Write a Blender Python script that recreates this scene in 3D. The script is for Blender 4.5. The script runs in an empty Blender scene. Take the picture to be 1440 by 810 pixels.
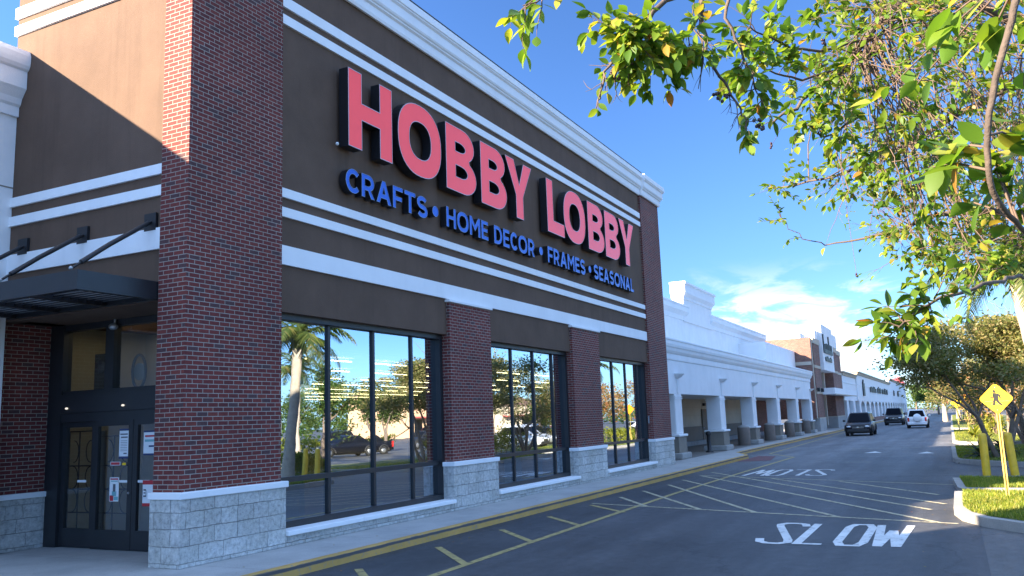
import bpy, math, random
from mathutils import Vector, Matrix
from mathutils.geometry import tessellate_polygon
SC = bpy.context.scene
COL = SC.collection
R = math.radians
random.seed(7)

# ------------------------------------------------------------------ camera
IW, IH = 1440.0, 810.0
CX, CY = 720.0, 405.0
VP1 = (1340.0, 570.0); VP2 = (-1700.0, 681.0)
ax, ay = VP1[0]-CX, VP1[1]-CY
bx_, by_ = VP2[0]-CX, VP2[1]-CY
FPX = math.sqrt(-(ax*bx_+ay*by_))
EX = Vector((ax, -ay, -FPX)).normalized()
EY = Vector((bx_, -by_, -FPX)).normalized()
EZ = EX.cross(EY).normalized()
CAMR = Matrix((EX, EY, EZ))
CAMP = Vector((0, 0, 2.0))
cd = bpy.data.cameras.new('camera'); cam = bpy.data.objects.new('camera', cd); COL.objects.link(cam)
cam.matrix_world = Matrix.Translation(CAMP) @ CAMR.to_4x4()
cd.sensor_width = 36.0; cd.sensor_fit = 'HORIZONTAL'; cd.lens = FPX/IW*36.0
cd.clip_start = 0.05; cd.clip_end = 3000
SC.camera = cam
def wp(u, v, d):
    """a world point seen in direction (u, v) at distance d along the view axis"""
    return CAMP + CAMR @ (Vector((u-CX, -(v-CY), -FPX)) * (d/FPX))

# ------------------------------------------------------------------ mesh builder
ORG = {}
class MB:
    def __init__(s): s.v=[]; s.f=[]; s.m=[]; s.sm=[]
    def add(s, vs, fs, m=0, smooth=False):
        o=len(s.v); s.v.extend([tuple(p) for p in vs])
        for f in fs: s.f.append(tuple(i+o for i in f)); s.m.append(m); s.sm.append(smooth)
        return s
    def box(s, x0,x1,y0,y1,z0,z1, m=0):
        if x0>x1: x0,x1=x1,x0
        if y0>y1: y0,y1=y1,y0
        if z0>z1: z0,z1=z1,z0
        return s.add([(x0,y0,z0),(x1,y0,z0),(x1,y1,z0),(x0,y1,z0),(x0,y0,z1),(x1,y0,z1),(x1,y1,z1),(x0,y1,z1)],
          [(0,3,2,1),(4,5,6,7),(0,1,5,4),(1,2,6,5),(2,3,7,6),(3,0,4,7)], m)
    def prism(s, pts, axis, a, b, m=0, smooth=False):
        """closed polygon (2D) extruded along an axis: x -> pts are (y,z); y -> (x,z); z -> (x,y)"""
        def p3(p,t):
            return {'x':(t,p[0],p[1]),'y':(p[0],t,p[1]),'z':(p[0],p[1],t)}[axis]
        n=len(pts)
        vs=[p3(p,a) for p in pts]+[p3(p,b) for p in pts]
        fs=[]
        ar=sum(pts[i][0]*pts[(i+1)%n][1]-pts[(i+1)%n][0]*pts[i][1] for i in range(n))
        flip=(ar<0) ^ (axis=='y') ^ (b<a)
        for i in range(n):
            j=(i+1)%n
            q=(i,j,j+n,i+n); fs.append(q[::-1] if flip else q)
        s.add(vs, fs, m, smooth)
        tri=tessellate_polygon([[Vector((p[0],p[1],0)) for p in pts]])
        def orient(t):
            a0,b0,c0=[pts[i] for i in t]
            return (b0[0]-a0[0])*(c0[1]-a0[1])-(b0[1]-a0[1])*(c0[0]-a0[0])
        up=[];dn=[]
        for t in tri:
            t=tuple(t)
            if orient(t)<0: t=t[::-1]
            # ccw in the 2D plane -> facing +axis (x,z) or -axis (y)
            pos = t if axis!='y' else t[::-1]
            if b>a:
                up.append(tuple(i+n for i in pos)); dn.append(pos[::-1])
            else:
                up.append(tuple(i+n for i in pos[::-1])); dn.append(pos)
        return s.add(vs, up+dn, m)
    def cyl(s, p0, p1, r0, r1=None, n=12, m=0, caps=True, smooth=True):
        r1=r0 if r1 is None else r1
        return s.tube([p0,p1],[r0,r1],n,m,caps,smooth)
    def tube(s, pts, rs, n=8, m=0, caps=True, smooth=True):
        pts=[Vector(p) for p in pts]
        vs=[]; fs=[]
        prev=None
        for i,p in enumerate(pts):
            t=(pts[min(i+1,len(pts)-1)]-pts[max(i-1,0)])
            if t.length<1e-9: t=Vector((0,0,1))
            t.normalize()
            if prev is None:
                h=Vector((0,0,1)) if abs(t.z)<.9 else Vector((1,0,0))
                a=t.cross(h).normalized()
            else:
                a=(prev-t*prev.dot(t))
                a = a.normalized() if a.length>1e-6 else t.orthogonal().normalized()
            prev=a; b=t.cross(a)
            for k in range(n):
                c=2*math.pi*k/n
                vs.append(p+(a*math.cos(c)+b*math.sin(c))*rs[i])
        for i in range(len(pts)-1):
            for k in range(n):
                k2=(k+1)%n
                fs.append((i*n+k,i*n+k2,(i+1)*n+k2,(i+1)*n+k))
        s.add(vs,fs,m,smooth)
        if caps:
            e=(len(pts)-1)*n
            s.add(vs,[tuple(range(n))[::-1],tuple(range(e,e+n))],m)
        return s
    def lathe(s, prof, c=(0,0,0), n=16, m=0, smooth=True, axis='z'):
        vs=[];fs=[]
        for (r,z) in prof:
            for k in range(n):
                a=2*math.pi*k/n
                q=(r*math.cos(a),r*math.sin(a),z)
                if axis=='x': q=(q[2],q[0],q[1])
                if axis=='y': q=(q[1],q[2],q[0])
                vs.append((c[0]+q[0],c[1]+q[1],c[2]+q[2]))
        for i in range(len(prof)-1):
            for k in range(n):
                k2=(k+1)%n
                fs.append((i*n+k,i*n+k2,(i+1)*n+k2,(i+1)*n+k))
        return s.add(vs,fs,m,smooth)
    def sphere(s, c, r, n=10, m=0):
        rx,ry,rz=(r,r,r) if not hasattr(r,'__len__') else r
        h=n//2
        prof=[]
        vs=[];fs=[]
        for i in range(h+1):
            t=-math.pi/2+math.pi*i/h
            for k in range(n):
                a=2*math.pi*k/n
                vs.append((c[0]+rx*math.cos(t)*math.cos(a),c[1]+ry*math.cos(t)*math.sin(a),c[2]+rz*math.sin(t)))
        for i in range(h):
            for k in range(n):
                k2=(k+1)%n
                fs.append((i*n+k,i*n+k2,(i+1)*n+k2,(i+1)*n+k))
        return s.add(vs,fs,m,True)
    def build(s, name, mats, parent=None, bevel=0.0, seg=2):
        off=ORG.get(parent.name,Vector()) if parent else Vector()
        me=bpy.data.meshes.new(name)
        vs=[(p[0]-off.x,p[1]-off.y,p[2]-off.z) for p in s.v]
        me.from_pydata(vs,[],s.f)
        if not isinstance(mats,(list,tuple)): mats=[mats]
        for m in mats: me.materials.append(m)
        me.polygons.foreach_set('material_index',s.m)
        me.polygons.foreach_set('use_smooth',s.sm)
        uv=me.uv_layers.new(name='UV')
        dat=[0.0]*(2*len(me.loops)); li=0
        for f in s.f:
            a=s.v[f[0]];b=s.v[f[1]];c=s.v[f[2]]
            ux,uy,uz=b[0]-a[0],b[1]-a[1],b[2]-a[2]
            wx,wy,wz=c[0]-a[0],c[1]-a[1],c[2]-a[2]
            nx,ny,nz=abs(uy*wz-uz*wy),abs(uz*wx-ux*wz),abs(ux*wy-uy*wx)
            for i in f:
                p=s.v[i]
                if nz>=nx and nz>=ny: t=(p[0],p[1])
                elif nx>=ny: t=(p[1],p[2])
                else: t=(p[0],p[2])
                dat[li]=t[0];dat[li+1]=t[1];li+=2
        uv.data.foreach_set('uv',dat)
        me.update()
        o=bpy.data.objects.new(name,me); COL.objects.link(o)
        if parent:
            o.parent=parent; ORG[o.name]=off
        if bevel>0:
            md=o.modifiers.new('bevel','BEVEL'); md.width=bevel; md.segments=seg; md.limit_method='ANGLE'; md.angle_limit=R(40)
        return o

def tag(o, label=None, cat=None, group=None, kind=None):
    if label: o['label']=label
    if cat: o['category']=cat
    if group: o['group']=group
    if kind: o['kind']=kind
    return o
def thing(name, loc, label, cat, group=None, rz=0.0, local=False):
    o=bpy.data.objects.new(name,None); COL.objects.link(o)
    o.empty_display_size=.2
    o.location=loc; o.rotation_euler=(0,0,rz)
    ORG[o.name]=Vector((0,0,0)) if local else Vector(loc)
    return tag(o,label,cat,group)
def copy_tree(o, parent=None):
    c=o.copy(); COL.objects.link(c)
    if parent: c.parent=parent
    for ch in o.children: copy_tree(ch,c)
    return c

# ------------------------------------------------------------------ materials
def newmat(name):
    m=bpy.data.materials.new(name); m.use_nodes=True
    nt=m.node_tree; nt.nodes.clear()
    out=nt.nodes.new('ShaderNodeOutputMaterial'); bs=nt.nodes.new('ShaderNodeBsdfPrincipled')
    nt.links.new(bs.outputs[0],out.inputs[0])
    return m,nt,bs,out
def N(nt,t,**k):
    n=nt.nodes.new(t)
    for a,b in k.items():
        if a in n.inputs.keys() if isinstance(a,str) else False: n.inputs[a].default_value=b
        else: setattr(n,a,b)
    return n
def L(nt,a,b): nt.links.new(a,b)
def rgb(c): return (c[0],c[1],c[2],1.0)
def ramp(nt,fac,stops,interp='LINEAR'):
    r=nt.nodes.new('ShaderNodeValToRGB'); r.color_ramp.interpolation=interp
    e=r.color_ramp.elements
    while len(e)<len(stops): e.new(.5)
    for el,(p,c) in zip(e,stops): el.position=p; el.color=rgb(c) if hasattr(c,'__len__') else (c,c,c,1)
    L(nt,fac,r.inputs[0]); return r
def noise(nt,vec,scale,detail=4,rough=.55,dist=0):
    n=nt.nodes.new('ShaderNodeTexNoise'); n.inputs['Scale'].default_value=scale; n.inputs['Detail'].default_value=detail
    n.inputs['Roughness'].default_value=rough; n.inputs['Distortion'].default_value=dist
    if vec is not None: L(nt,vec,n.inputs['Vector'])
    return n
def coord(nt,kind='Object'):
    t=nt.nodes.new('ShaderNodeTexCoord'); return t.outputs[kind]
def wpos(nt):
    return nt.nodes.new('ShaderNodeNewGeometry').outputs['Position']
def mixc(nt,fac,a,b,mode='MIX'):
    m=nt.nodes.new('ShaderNodeMix'); m.data_type='RGBA'; m.blend_type=mode
    for s,x in ((0,fac),(6,a),(7,b)):
        if hasattr(x,'default_value') or hasattr(x,'is_linked'): L(nt,x,m.inputs[s])
        else: m.inputs[s].default_value = x if s==0 else rgb(x)
    return m.outputs[2]
def bump(nt,bs,h,strength=.3,dist=.01):
    b=nt.nodes.new('ShaderNodeBump'); b.inputs['Strength'].default_value=strength; b.inputs['Distance'].default_value=dist
    L(nt,h,b.inputs['Height']); L(nt,b.outputs[0],bs.inputs['Normal']); return b
def simple(name,c,rough=.5,metal=0,spec=.5,var=0.0,vscale=3.0,bmp=0.0,bscale=80,coat=0.0,glow=None):
    m,nt,bs,out=newmat(name)
    bs.inputs['Base Color'].default_value=rgb(c); bs.inputs['Roughness'].default_value=rough; bs.inputs['Metallic'].default_value=metal
    bs.inputs['Specular IOR Level'].default_value=spec; bs.inputs['Coat Weight'].default_value=coat
    if glow: bs.inputs['Emission Color'].default_value=rgb(glow[0]); bs.inputs['Emission Strength'].default_value=glow[1]
    if coat: bs.inputs['Coat Roughness'].default_value=.05
    if var>0:
        n=noise(nt,wpos(nt),vscale,6,.6)
        lo=tuple(max(0,x*(1-var)) for x in c); hi=tuple(min(1,x*(1+var)) for x in c)
        r=ramp(nt,n.outputs['Fac'],[(.3,lo),(.7,hi)]); L(nt,r.outputs[0],bs.inputs['Base Color'])
    if bmp>0:
        n2=noise(nt,wpos(nt),bscale,3,.6); bump(nt,bs,n2.outputs['Fac'],bmp,.01)
    return m

def stucco(name,c,var=.10,stain=.0):
    m,nt,bs,out=newmat(name)
    p=wpos(nt)
    n=noise(nt,p,1.3,6,.65); lo=tuple(x*(1-var) for x in c); hi=tuple(min(1,x*(1+var)) for x in c)
    col=ramp(nt,n.outputs['Fac'],[(.3,lo),(.7,hi)]).outputs[0]
    if stain>0:
        mp=nt.nodes.new('ShaderNodeMapping'); mp.inputs['Scale'].default_value=(3.0,3.0,.18); L(nt,p,mp.inputs[0])
        s=noise(nt,mp.outputs[0],1.0,5,.7)
        f=ramp(nt,s.outputs['Fac'],[(.52,0),(.75,stain)])
        col=mixc(nt,f.outputs[0],col,tuple(x*.6 for x in c))
    L(nt,col,bs.inputs['Base Color']); bs.inputs['Roughness'].default_value=.85; bs.inputs['Specular IOR Level'].default_value=.25
    n2=noise(nt,p,60,4,.6); bump(nt,bs,n2.outputs['Fac'],.35,.012)
    return m

def brickmat(name,cols,mortar,bw=.203,bh=.0677,ms=.006,bumpd=.006,offs=.5):
    m,nt,bs,out=newmat(name)
    uv=coord(nt,'UV')
    b=nt.nodes.new('ShaderNodeTexBrick'); L(nt,uv,b.inputs['Vector'])
    b.inputs['Color1'].default_value=(0,0,0,1); b.inputs['Color2'].default_value=(1,1,1,1); b.inputs['Mortar'].default_value=(.5,.5,.5,1)
    b.inputs['Scale'].default_value=1.0; b.inputs['Mortar Size'].default_value=ms; b.inputs['Mortar Smooth'].default_value=.15
    b.inputs['Brick Width'].default_value=bw; b.inputs['Row Height'].default_value=bh; b.offset=offs
    r=ramp(nt,b.outputs['Color'],[(i/len(cols),c) for i,c in enumerate(cols)],'CONSTANT')
    p=wpos(nt); n=noise(nt,p,25,5,.7); g=ramp(nt,n.outputs['Fac'],[(.25,.72),(.75,1.22)])
    c1=mixc(nt,1.0,r.outputs[0],g.outputs[0],'MULTIPLY')
    mn=noise(nt,p,6,4); mc=ramp(nt,mn.outputs['Fac'],[(.3,tuple(x*.75 for x in mortar)),(.7,mortar)])
    col=mixc(nt,b.outputs['Fac'],c1,mc.outputs[0])
    big=noise(nt,p,.5,4,.6); bg=ramp(nt,big.outputs['Fac'],[(.3,.82),(.7,1.1)])
    col=mixc(nt,1.0,col,bg.outputs[0],'MULTIPLY')
    L(nt,col,bs.inputs['Base Color']); bs.inputs['Roughness'].default_value=.85; bs.inputs['Specular IOR Level'].default_value=.3
    mth=nt.nodes.new('ShaderNodeMath'); mth.operation='MULTIPLY_ADD'
    mth.inputs[1].default_value=.35; L(nt,n.outputs['Fac'],mth.inputs[0])
    inv=nt.nodes.new('ShaderNodeMath'); inv.operation='SUBTRACT'; inv.inputs[0].default_value=1; L(nt,b.outputs['Fac'],inv.inputs[1])
    L(nt,inv.outputs[0],mth.inputs[2])
    bump(nt,bs,mth.outputs[0],.7,bumpd)
    return m

M={}
M['brown']=stucco('brown stucco',(.124,.077,.053),.13,.42)
M['white_stucco']=stucco('white stucco',(.80,.79,.78),.05,.10)
M['white_trim']=stucco('white painted trim',(.82,.82,.82),.04,.12)
M['cream']=stucco('cream stucco',(.55,.49,.40),.06,.15)
M['taupe']=stucco('taupe stucco',(.25,.215,.175),.08,.15)
M['beige']=stucco('beige precast',(.50,.43,.34),.06,.1)
BR=[(.150,.036,.036),(.130,.032,.033),(.165,.040,.038),(.140,.034,.034),(.105,.031,.034),(.155,.037,.036),(.135,.034,.034),(.085,.046,.054),(.145,.035,.034),(.115,.031,.032),(.170,.044,.040),(.150,.036,.035),(.125,.032,.034)]
M['brick']=brickmat('dark red brick',[(r*1.12,g*1.0,b*.86) for r,g,b in BR],(.38,.325,.275),ms=.0062)
M['brick_far']=brickmat('brown brick',[(.22,.10,.075),(.17,.08,.06),(.26,.12,.085),(.2,.09,.07)],(.36,.30,.26),ms=.006)
def stonemat():
    m,nt,bs,out=newmat('split face stone')
    uv=coord(nt,'UV'); p=wpos(nt)
    d=noise(nt,p,3.0,3); 
    mx=nt.nodes.new('ShaderNodeVectorMath'); mx.operation='MULTIPLY_ADD'; L(nt,d.outputs['Color'],mx.inputs[0]); mx.inputs[1].default_value=(.08,.045,0); L(nt,uv,mx.inputs[2])
    b=nt.nodes.new('ShaderNodeTexBrick'); L(nt,mx.outputs[0],b.inputs['Vector'])
    b.inputs['Color1'].default_value=(0,0,0,1); b.inputs['Color2'].default_value=(1,1,1,1)
    b.inputs['Scale'].default_value=1; b.inputs['Mortar Size'].default_value=.006; b.inputs['Mortar Smooth'].default_value=.5
    b.inputs['Brick Width'].default_value=.46; b.inputs['Row Height'].default_value=.232; b.offset=.38; b.squash=.72; b.squash_frequency=3
    r=ramp(nt,b.outputs['Color'],[(0,(.47,.46,.44)),(.35,(.58,.57,.55)),(.7,(.50,.49,.465)),(1,(.64,.63,.61))])
    n=noise(nt,p,14,8,.75); g=ramp(nt,n.outputs['Fac'],[(.32,.52),(.5,.95),(.72,1.25)])
    c=mixc(nt,1,r.outputs[0],g.outputs[0],'MULTIPLY')
    jn=noise(nt,p,2.3,4,.6); jf=ramp(nt,jn.outputs['Fac'],[(.40,.15),(.62,.95)]); jm=nt.nodes.new('ShaderNodeMath'); jm.operation='MULTIPLY'; L(nt,b.outputs['Fac'],jm.inputs[0]); L(nt,jf.outputs[0],jm.inputs[1])
    c=mixc(nt,jm.outputs[0],c,(.24,.235,.225))
    bn=noise(nt,p,1.6,5,.6); c=mixc(nt,1,c,ramp(nt,bn.outputs['Fac'],[(.3,(.86,.85,.80)),(.7,(1.12,1.12,1.12))]).outputs[0],'MULTIPLY')
    # dirt near the pavement
    L(nt,c,bs.inputs['Base Color']); bs.inputs['Roughness'].default_value=.9; bs.inputs['Specular IOR Level'].default_value=.2
    inv=nt.nodes.new('ShaderNodeMath'); inv.operation='MULTIPLY_ADD'; L(nt,b.outputs['Fac'],inv.inputs[0]); inv.inputs[1].default_value=-.7
    n3=noise(nt,p,9,8,.7); L(nt,n3.outputs['Fac'],inv.inputs[2])
    bump(nt,bs,inv.outputs[0],1.0,.035)
    return m
M['stone']=stonemat()
def asphalt(name,c,old=None):
    m,nt,bs,out=newmat(name); p=wpos(nt)
    n=noise(nt,p,.35,6,.62); big=ramp(nt,n.outputs['Fac'],[(.28,tuple(x*.72 for x in c)),(.72,tuple(x*1.35 for x in c))])
    mp=nt.nodes.new('ShaderNodeMapping'); mp.inputs['Scale'].default_value=(.06,.9,1); L(nt,p,mp.inputs[0])
    st=noise(nt,mp.outputs[0],1.0,5,.6); sr=ramp(nt,st.outputs['Fac'],[(.33,.66),(.67,1.34)])
    col=mixc(nt,1,big.outputs[0],sr.outputs[0],'MULTIPLY')
    g=noise(nt,p,70,3,.8); gr=ramp(nt,g.outputs['Fac'],[(.3,.6),(.7,1.45)])
    col=mixc(nt,1,col,gr.outputs[0],'MULTIPLY')
    md=noise(nt,p,5,6,.75); mr_=ramp(nt,md.outputs['Fac'],[(.3,.72),(.7,1.3)]); col=mixc(nt,1,col,mr_.outputs[0],'MULTIPLY')
    if old:
        sx=nt.nodes.new('ShaderNodeSeparateXYZ'); L(nt,p,sx.inputs[0])
        en=noise(nt,p,.25,6,.7); aa=nt.nodes.new('ShaderNodeMath'); aa.operation='MULTIPLY_ADD'; L(nt,en.outputs['Fac'],aa.inputs[0]); aa.inputs[1].default_value=14; L(nt,sx.outputs[0],aa.inputs[2])
        of=ramp(nt,aa.outputs[0],[(0,0),(1,1)]); 
        mr=nt.nodes.new('ShaderNodeMapRange'); L(nt,aa.outputs[0],mr.inputs[0]); mr.inputs[1].default_value=30; mr.inputs[2].default_value=46
        col=mixc(nt,mr.outputs[0],col,mixc(nt,1,col,(old,old,old*.98),'MULTIPLY'))
    # cracks
    vo=nt.nodes.new('ShaderNodeTexVoronoi'); vo.feature='DISTANCE_TO_EDGE'; vo.inputs['Scale'].default_value=.16
    dn=noise(nt,p,.8,5,.7); va=nt.nodes.new('ShaderNodeVectorMath'); va.operation='MULTIPLY_ADD'; L(nt,dn.outputs['Color'],va.inputs[0]); va.inputs[1].default_value=(2.2,2.2,0); L(nt,p,va.inputs[2])
    L(nt,va.outputs[0],vo.inputs['Vector'])
    cr=ramp(nt,vo.outputs['Distance'],[(.0,.85),(.0055,0)])
    col=mixc(nt,cr.outputs[0],col,tuple(x*.35 for x in c))
    # scattered oil spots
    v2=nt.nodes.new('ShaderNodeTexVoronoi'); v2.inputs['Scale'].default_value=.55; L(nt,p,v2.inputs['Vector'])
    sp=ramp(nt,v2.outputs['Distance'],[(.03,.6),(.10,0)])
    col=mixc(nt,sp.outputs[0],col,tuple(x*.5 for x in c))
    L(nt,col,bs.inputs['Base Color']); bs.inputs['Roughness'].default_value=.62; bs.inputs['Specular IOR Level'].default_value=.4
    bump(nt,bs,g.outputs['Fac'],.5,.008)
    return m
M['road']=asphalt('road asphalt',(.050,.051,.054),2.0)
M['lot']=asphalt('parking lot asphalt',(.085,.083,.08))
def concrete(name,c,joint=0):
    m,nt,bs,out=newmat(name); p=wpos(nt)
    n=noise(nt,p,1.1,7,.68); col=ramp(nt,n.outputs['Fac'],[(.28,tuple(x*.80 for x in c)),(.72,tuple(x*1.15 for x in c))]).outputs[0]
    g=noise(nt,p,45,4,.7); gr=ramp(nt,g.outputs['Fac'],[(.3,.86),(.7,1.1)])
    col=mixc(nt,1,col,gr.outputs[0],'MULTIPLY')
    v=nt.nodes.new('ShaderNodeTexVoronoi'); v.inputs['Scale'].default_value=1.7; L(nt,p,v.inputs['Vector'])
    sp=ramp(nt,v.outputs['Distance'],[(.015,.7),(.05,0)]); col=mixc(nt,sp.outputs[0],col,tuple(x*.45 for x in c))
    if joint:
        sx=nt.nodes.new('ShaderNodeSeparateXYZ'); L(nt,p,sx.inputs[0])
        md=nt.nodes.new('ShaderNodeMath'); md.operation='PINGPONG'; md.inputs[1].default_value=joint/2; L(nt,sx.outputs[0],md.inputs[0])
        jr=ramp(nt,md.outputs[0],[(0,.8),(.010,0)]); col=mixc(nt,jr.outputs[0],col,tuple(x*.4 for x in c))
    L(nt,col,bs.inputs['Base Color']); bs.inputs['Roughness'].default_value=.85; bs.inputs['Specular IOR Level'].default_value=.3
    bump(nt,bs,g.outputs['Fac'],.3,.006)
    return m
M['walk']=concrete('sidewalk concrete',(.40,.39,.37),3.05)
M['kerbconc']=concrete('kerb concrete',(.33,.31,.28),2.4)
M['conc']=concrete('plain concrete',(.36,.35,.33))
M['aggregate']=concrete('exposed aggregate',(.22,.175,.145))
def wornpaint(name,c,under,amount=.45,scale=9):
    m,nt,bs,out=newmat(name); p=wpos(nt)
    n=noise(nt,p,scale,8,.72); f=ramp(nt,n.outputs['Fac'],[(amount-.09,1),(amount+.06,0)])
    n2=noise(nt,p,2.0,5,.6); tint=ramp(nt,n2.outputs['Fac'],[(.3,tuple(x*.78 for x in c)),(.7,c)])
    col=mixc(nt,f.outputs[0],tint.outputs[0],under)
    L(nt,col,bs.inputs['Base Color']); bs.inputs['Roughness'].default_value=.7; bs.inputs['Specular IOR Level'].default_value=.3
    return m
M['paint_white']=wornpaint('worn white road paint',(.66,.66,.64),(.06,.06,.065),.40,7)
M['paint_yellow']=wornpaint('worn yellow road paint',(.42,.33,.13),(.06,.06,.06),.43,8)
M['paint_pale']=wornpaint('faded cream road paint',(.46,.41,.27),(.06,.06,.06),.44,8)
M['paint_red']=wornpaint('faded red road paint',(.22,.06,.06),(.06,.06,.06),.50,8)
def kerbyellow():
    m,nt,bs,out=newmat('worn yellow kerb paint'); p=wpos(nt)
    sx=nt.nodes.new('ShaderNodeSeparateXYZ'); L(nt,p,sx.inputs[0])
    mp=nt.nodes.new('ShaderNodeMapping'); mp.inputs['Scale'].default_value=(.5,3,6); L(nt,p,mp.inputs[0])
    n=noise(nt,mp.outputs[0],3,7,.7)
    # tyres scuff the upper part of the kerb face: a band of rubber and bare concrete
    ad=nt.nodes.new('ShaderNodeMath'); ad.operation='MULTIPLY_ADD'; L(nt,n.outputs['Fac'],ad.inputs[0]); ad.inputs[1].default_value=.05; L(nt,sx.outputs[2],ad.inputs[2])
    band=ramp(nt,ad.outputs[0],[(.110,0),(.122,1),(.158,1),(.166,0)])
    n2=noise(nt,p,14,7,.75); w=ramp(nt,n2.outputs['Fac'],[(.36,1),(.46,0)])
    n3=noise(nt,p,1.5,5,.6); base=ramp(nt,n3.outputs['Fac'],[(.3,(.40,.24,.055)),(.7,(.53,.31,.08))])
    c=mixc(nt,w.outputs[0],base.outputs[0],(.26,.22,.16))
    c=mixc(nt,band.outputs[0],c,(.075,.07,.07))
    L(nt,c,bs.inputs['Base Color']); bs.inputs['Roughness'].default_value=.75
    bump(nt,bs,n2.outputs['Fac'],.4,.01)
    return m
M['kerb_yellow']=kerbyellow()
M['dark_metal']=simple('dark bronze metal',(.018,.019,.022),.42,.0,.5,.15,4)
M['black']=simple('black painted metal',(.012,.012,.014),.5)
M['grey_metal']=simple('galvanised metal',(.42,.43,.44),.4,.7)
M['white_metal']=simple('white painted metal',(.78,.78,.78),.45)
M['interior_white']=simple('interior white',(.6,.58,.54),.8)
M['interior_beige']=simple('interior beige wall',(.44,.40,.29),.8,var=.08)
M['interior_dark']=simple('dark interior',(.10,.10,.10),.9)
M['interior_floor']=simple('interior floor',(.20,.18,.16),.5)
M['red_face']=simple('coral red acrylic letter face',(.86,.085,.070),.2,glow=((1,.09,.11),.05),spec=.4,var=.05,vscale=1.2)
M['blue_face']=simple('blue acrylic letter face',(.030,.11,.50),.2,glow=((.03,.16,1),.018),spec=.4,var=.06,vscale=1.5)
M['letter_side']=simple('black letter return',(.010,.010,.013),.45)
M['letter_trim']=simple('letter trim edge',(.55,.42,.44),.35)
M['letter_trim_blue']=simple('blue letter trim edge',(.22,.30,.48),.35)
M['yellow_paint']=simple('yellow bollard paint',(.70,.42,.02),.5,var=.18,vscale=5,bmp=.1,bscale=30)
M['sign_yellow']=simple('yellow sign sheeting',(.90,.56,.015),.45,var=.06,vscale=6)
M['post_yellow']=simple('faded yellow post paint',(.44,.34,.085),.55,var=.35,vscale=5)
M['orange']=simple('orange sign sheeting',(.85,.28,.01),.5)
M['sign_black']=simple('sign black',(.015,.014,.013),.5)
M['far_sign']=simple('dark far lettering',(.02,.025,.03),.5)
M['red_roof']=simple('red roof metal',(.42,.08,.07),.5,var=.1)
M['tan_cornice']=simple('tan cornice',(.46,.38,.28),.7,var=.08)
M['paper']=simple('white paper',(.78,.79,.80),.7)
M['ink']=simple('grey print',(.12,.12,.14),.7)
M['red_print']=simple('red print',(.50,.03,.04),.6)
M['navy_print']=simple('navy print',(.03,.05,.13),.6)
M['teal_print']=simple('teal print',(.18,.42,.45),.6)
M['tyre']=simple('tyre rubber',(.015,.015,.016),.8)
M['rim']=simple('alloy rim',(.45,.46,.47),.3,.8)
M['car_black']=simple('black car paint',(.003,.004,.008),.3,spec=.25,coat=.15)
M['car_navy']=simple('dark grey car paint',(.010,.011,.014),.3,spec=.3,coat=.3)
M['car_white']=simple('white car paint',(.72,.73,.74),.28,coat=1.0)
M['car_silver']=simple('silver car paint',(.38,.39,.41),.3,.5,coat=1.0)
M['car_red']=simple('red car paint',(.42,.02,.02),.28,coat=1.0)
M['car_blue']=simple('blue grey car paint',(.06,.10,.17),.28,coat=1.0)
M['car_glass']=simple('dark car glass',(.005,.007,.012),.15,spec=.02)
M['car_trim']=simple('black plastic trim',(.02,.02,.021),.6)
M['chrome']=simple('chrome',(.7,.7,.72),.15,1.0)
M['lamp_clear']=simple('clear lamp lens',(.62,.64,.66),.12,spec=.8)
M['lamp_red']=simple('red lamp lens',(.45,.015,.015),.2)
M['plate']=simple('licence plate',(.62,.64,.62),.5)
M['peach']=stucco('peach stucco',(.62,.40,.24),.06)
M['tan_wall']=stucco('pale tan stucco',(.60,.50,.36),.06)
M['roof_tile']=simple('brown roof tile',(.20,.10,.07),.8,var=.15)
def emit(name,c,s):
    m=bpy.data.materials.new(name); m.use_nodes=True; nt=m.node_tree; nt.nodes.clear()
    o=nt.nodes.new('ShaderNodeOutputMaterial'); e=nt.nodes.new('ShaderNodeEmission'); e.inputs[0].default_value=rgb(c); e.inputs[1].default_value=s
    L(nt,e.outputs[0],o.inputs[0]); return m
M['tube']=emit('fluorescent tube',(1,.78,.40),3.2)
M['lobby_fill']=emit('lobby fill',(1,.86,.6),.9)  # glow for the fill light added behind the doors
M['small_lamp']=emit('small lamp lens',(1,.92,.8),.22)
def glassmat(name,refl,tint,rough=.0,wave=.0,top=.98):
    m=bpy.data.materials.new(name); m.use_nodes=True; nt=m.node_tree; nt.nodes.clear()
    o=nt.nodes.new('ShaderNodeOutputMaterial')
    g=nt.nodes.new('ShaderNodeBsdfGlossy'); g.inputs['Color'].default_value=(.74,.86,1.0,1); g.inputs['Roughness'].default_value=rough
    t=nt.nodes.new('ShaderNodeBsdfTransparent'); t.inputs['Color'].default_value=rgb(tint)
    lw=nt.nodes.new('ShaderNodeLayerWeight'); lw.inputs[0].default_value=.35
    mr=nt.nodes.new('ShaderNodeMapRange'); L(nt,lw.outputs['Fresnel'],mr.inputs[0]); mr.inputs[3].default_value=refl; mr.inputs[4].default_value=top
    mx=nt.nodes.new('ShaderNodeMixShader'); L(nt,mr.outputs[0],mx.inputs[0]); L(nt,t.outputs[0],mx.inputs[1]); L(nt,g.outputs[0],mx.inputs[2])
    L(nt,mx.outputs[0],o.inputs[0])
    if wave>0:
        p=wpos(nt); n=noise(nt,p,1.1,2,.4); b=nt.nodes.new('ShaderNodeBump'); b.inputs['Strength'].default_value=1; b.inputs['Distance'].default_value=wave
        L(nt,n.outputs['Fac'],b.inputs['Height']); L(nt,b.outputs[0],g.inputs['Normal'])
    return m
M['glass']=glassmat('reflective shop glass',.57,(.42,.48,.46),0,.0012)
M['door_glass']=glassmat('door glass',.03,(.80,.78,.70),0,.0,.16)
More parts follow.
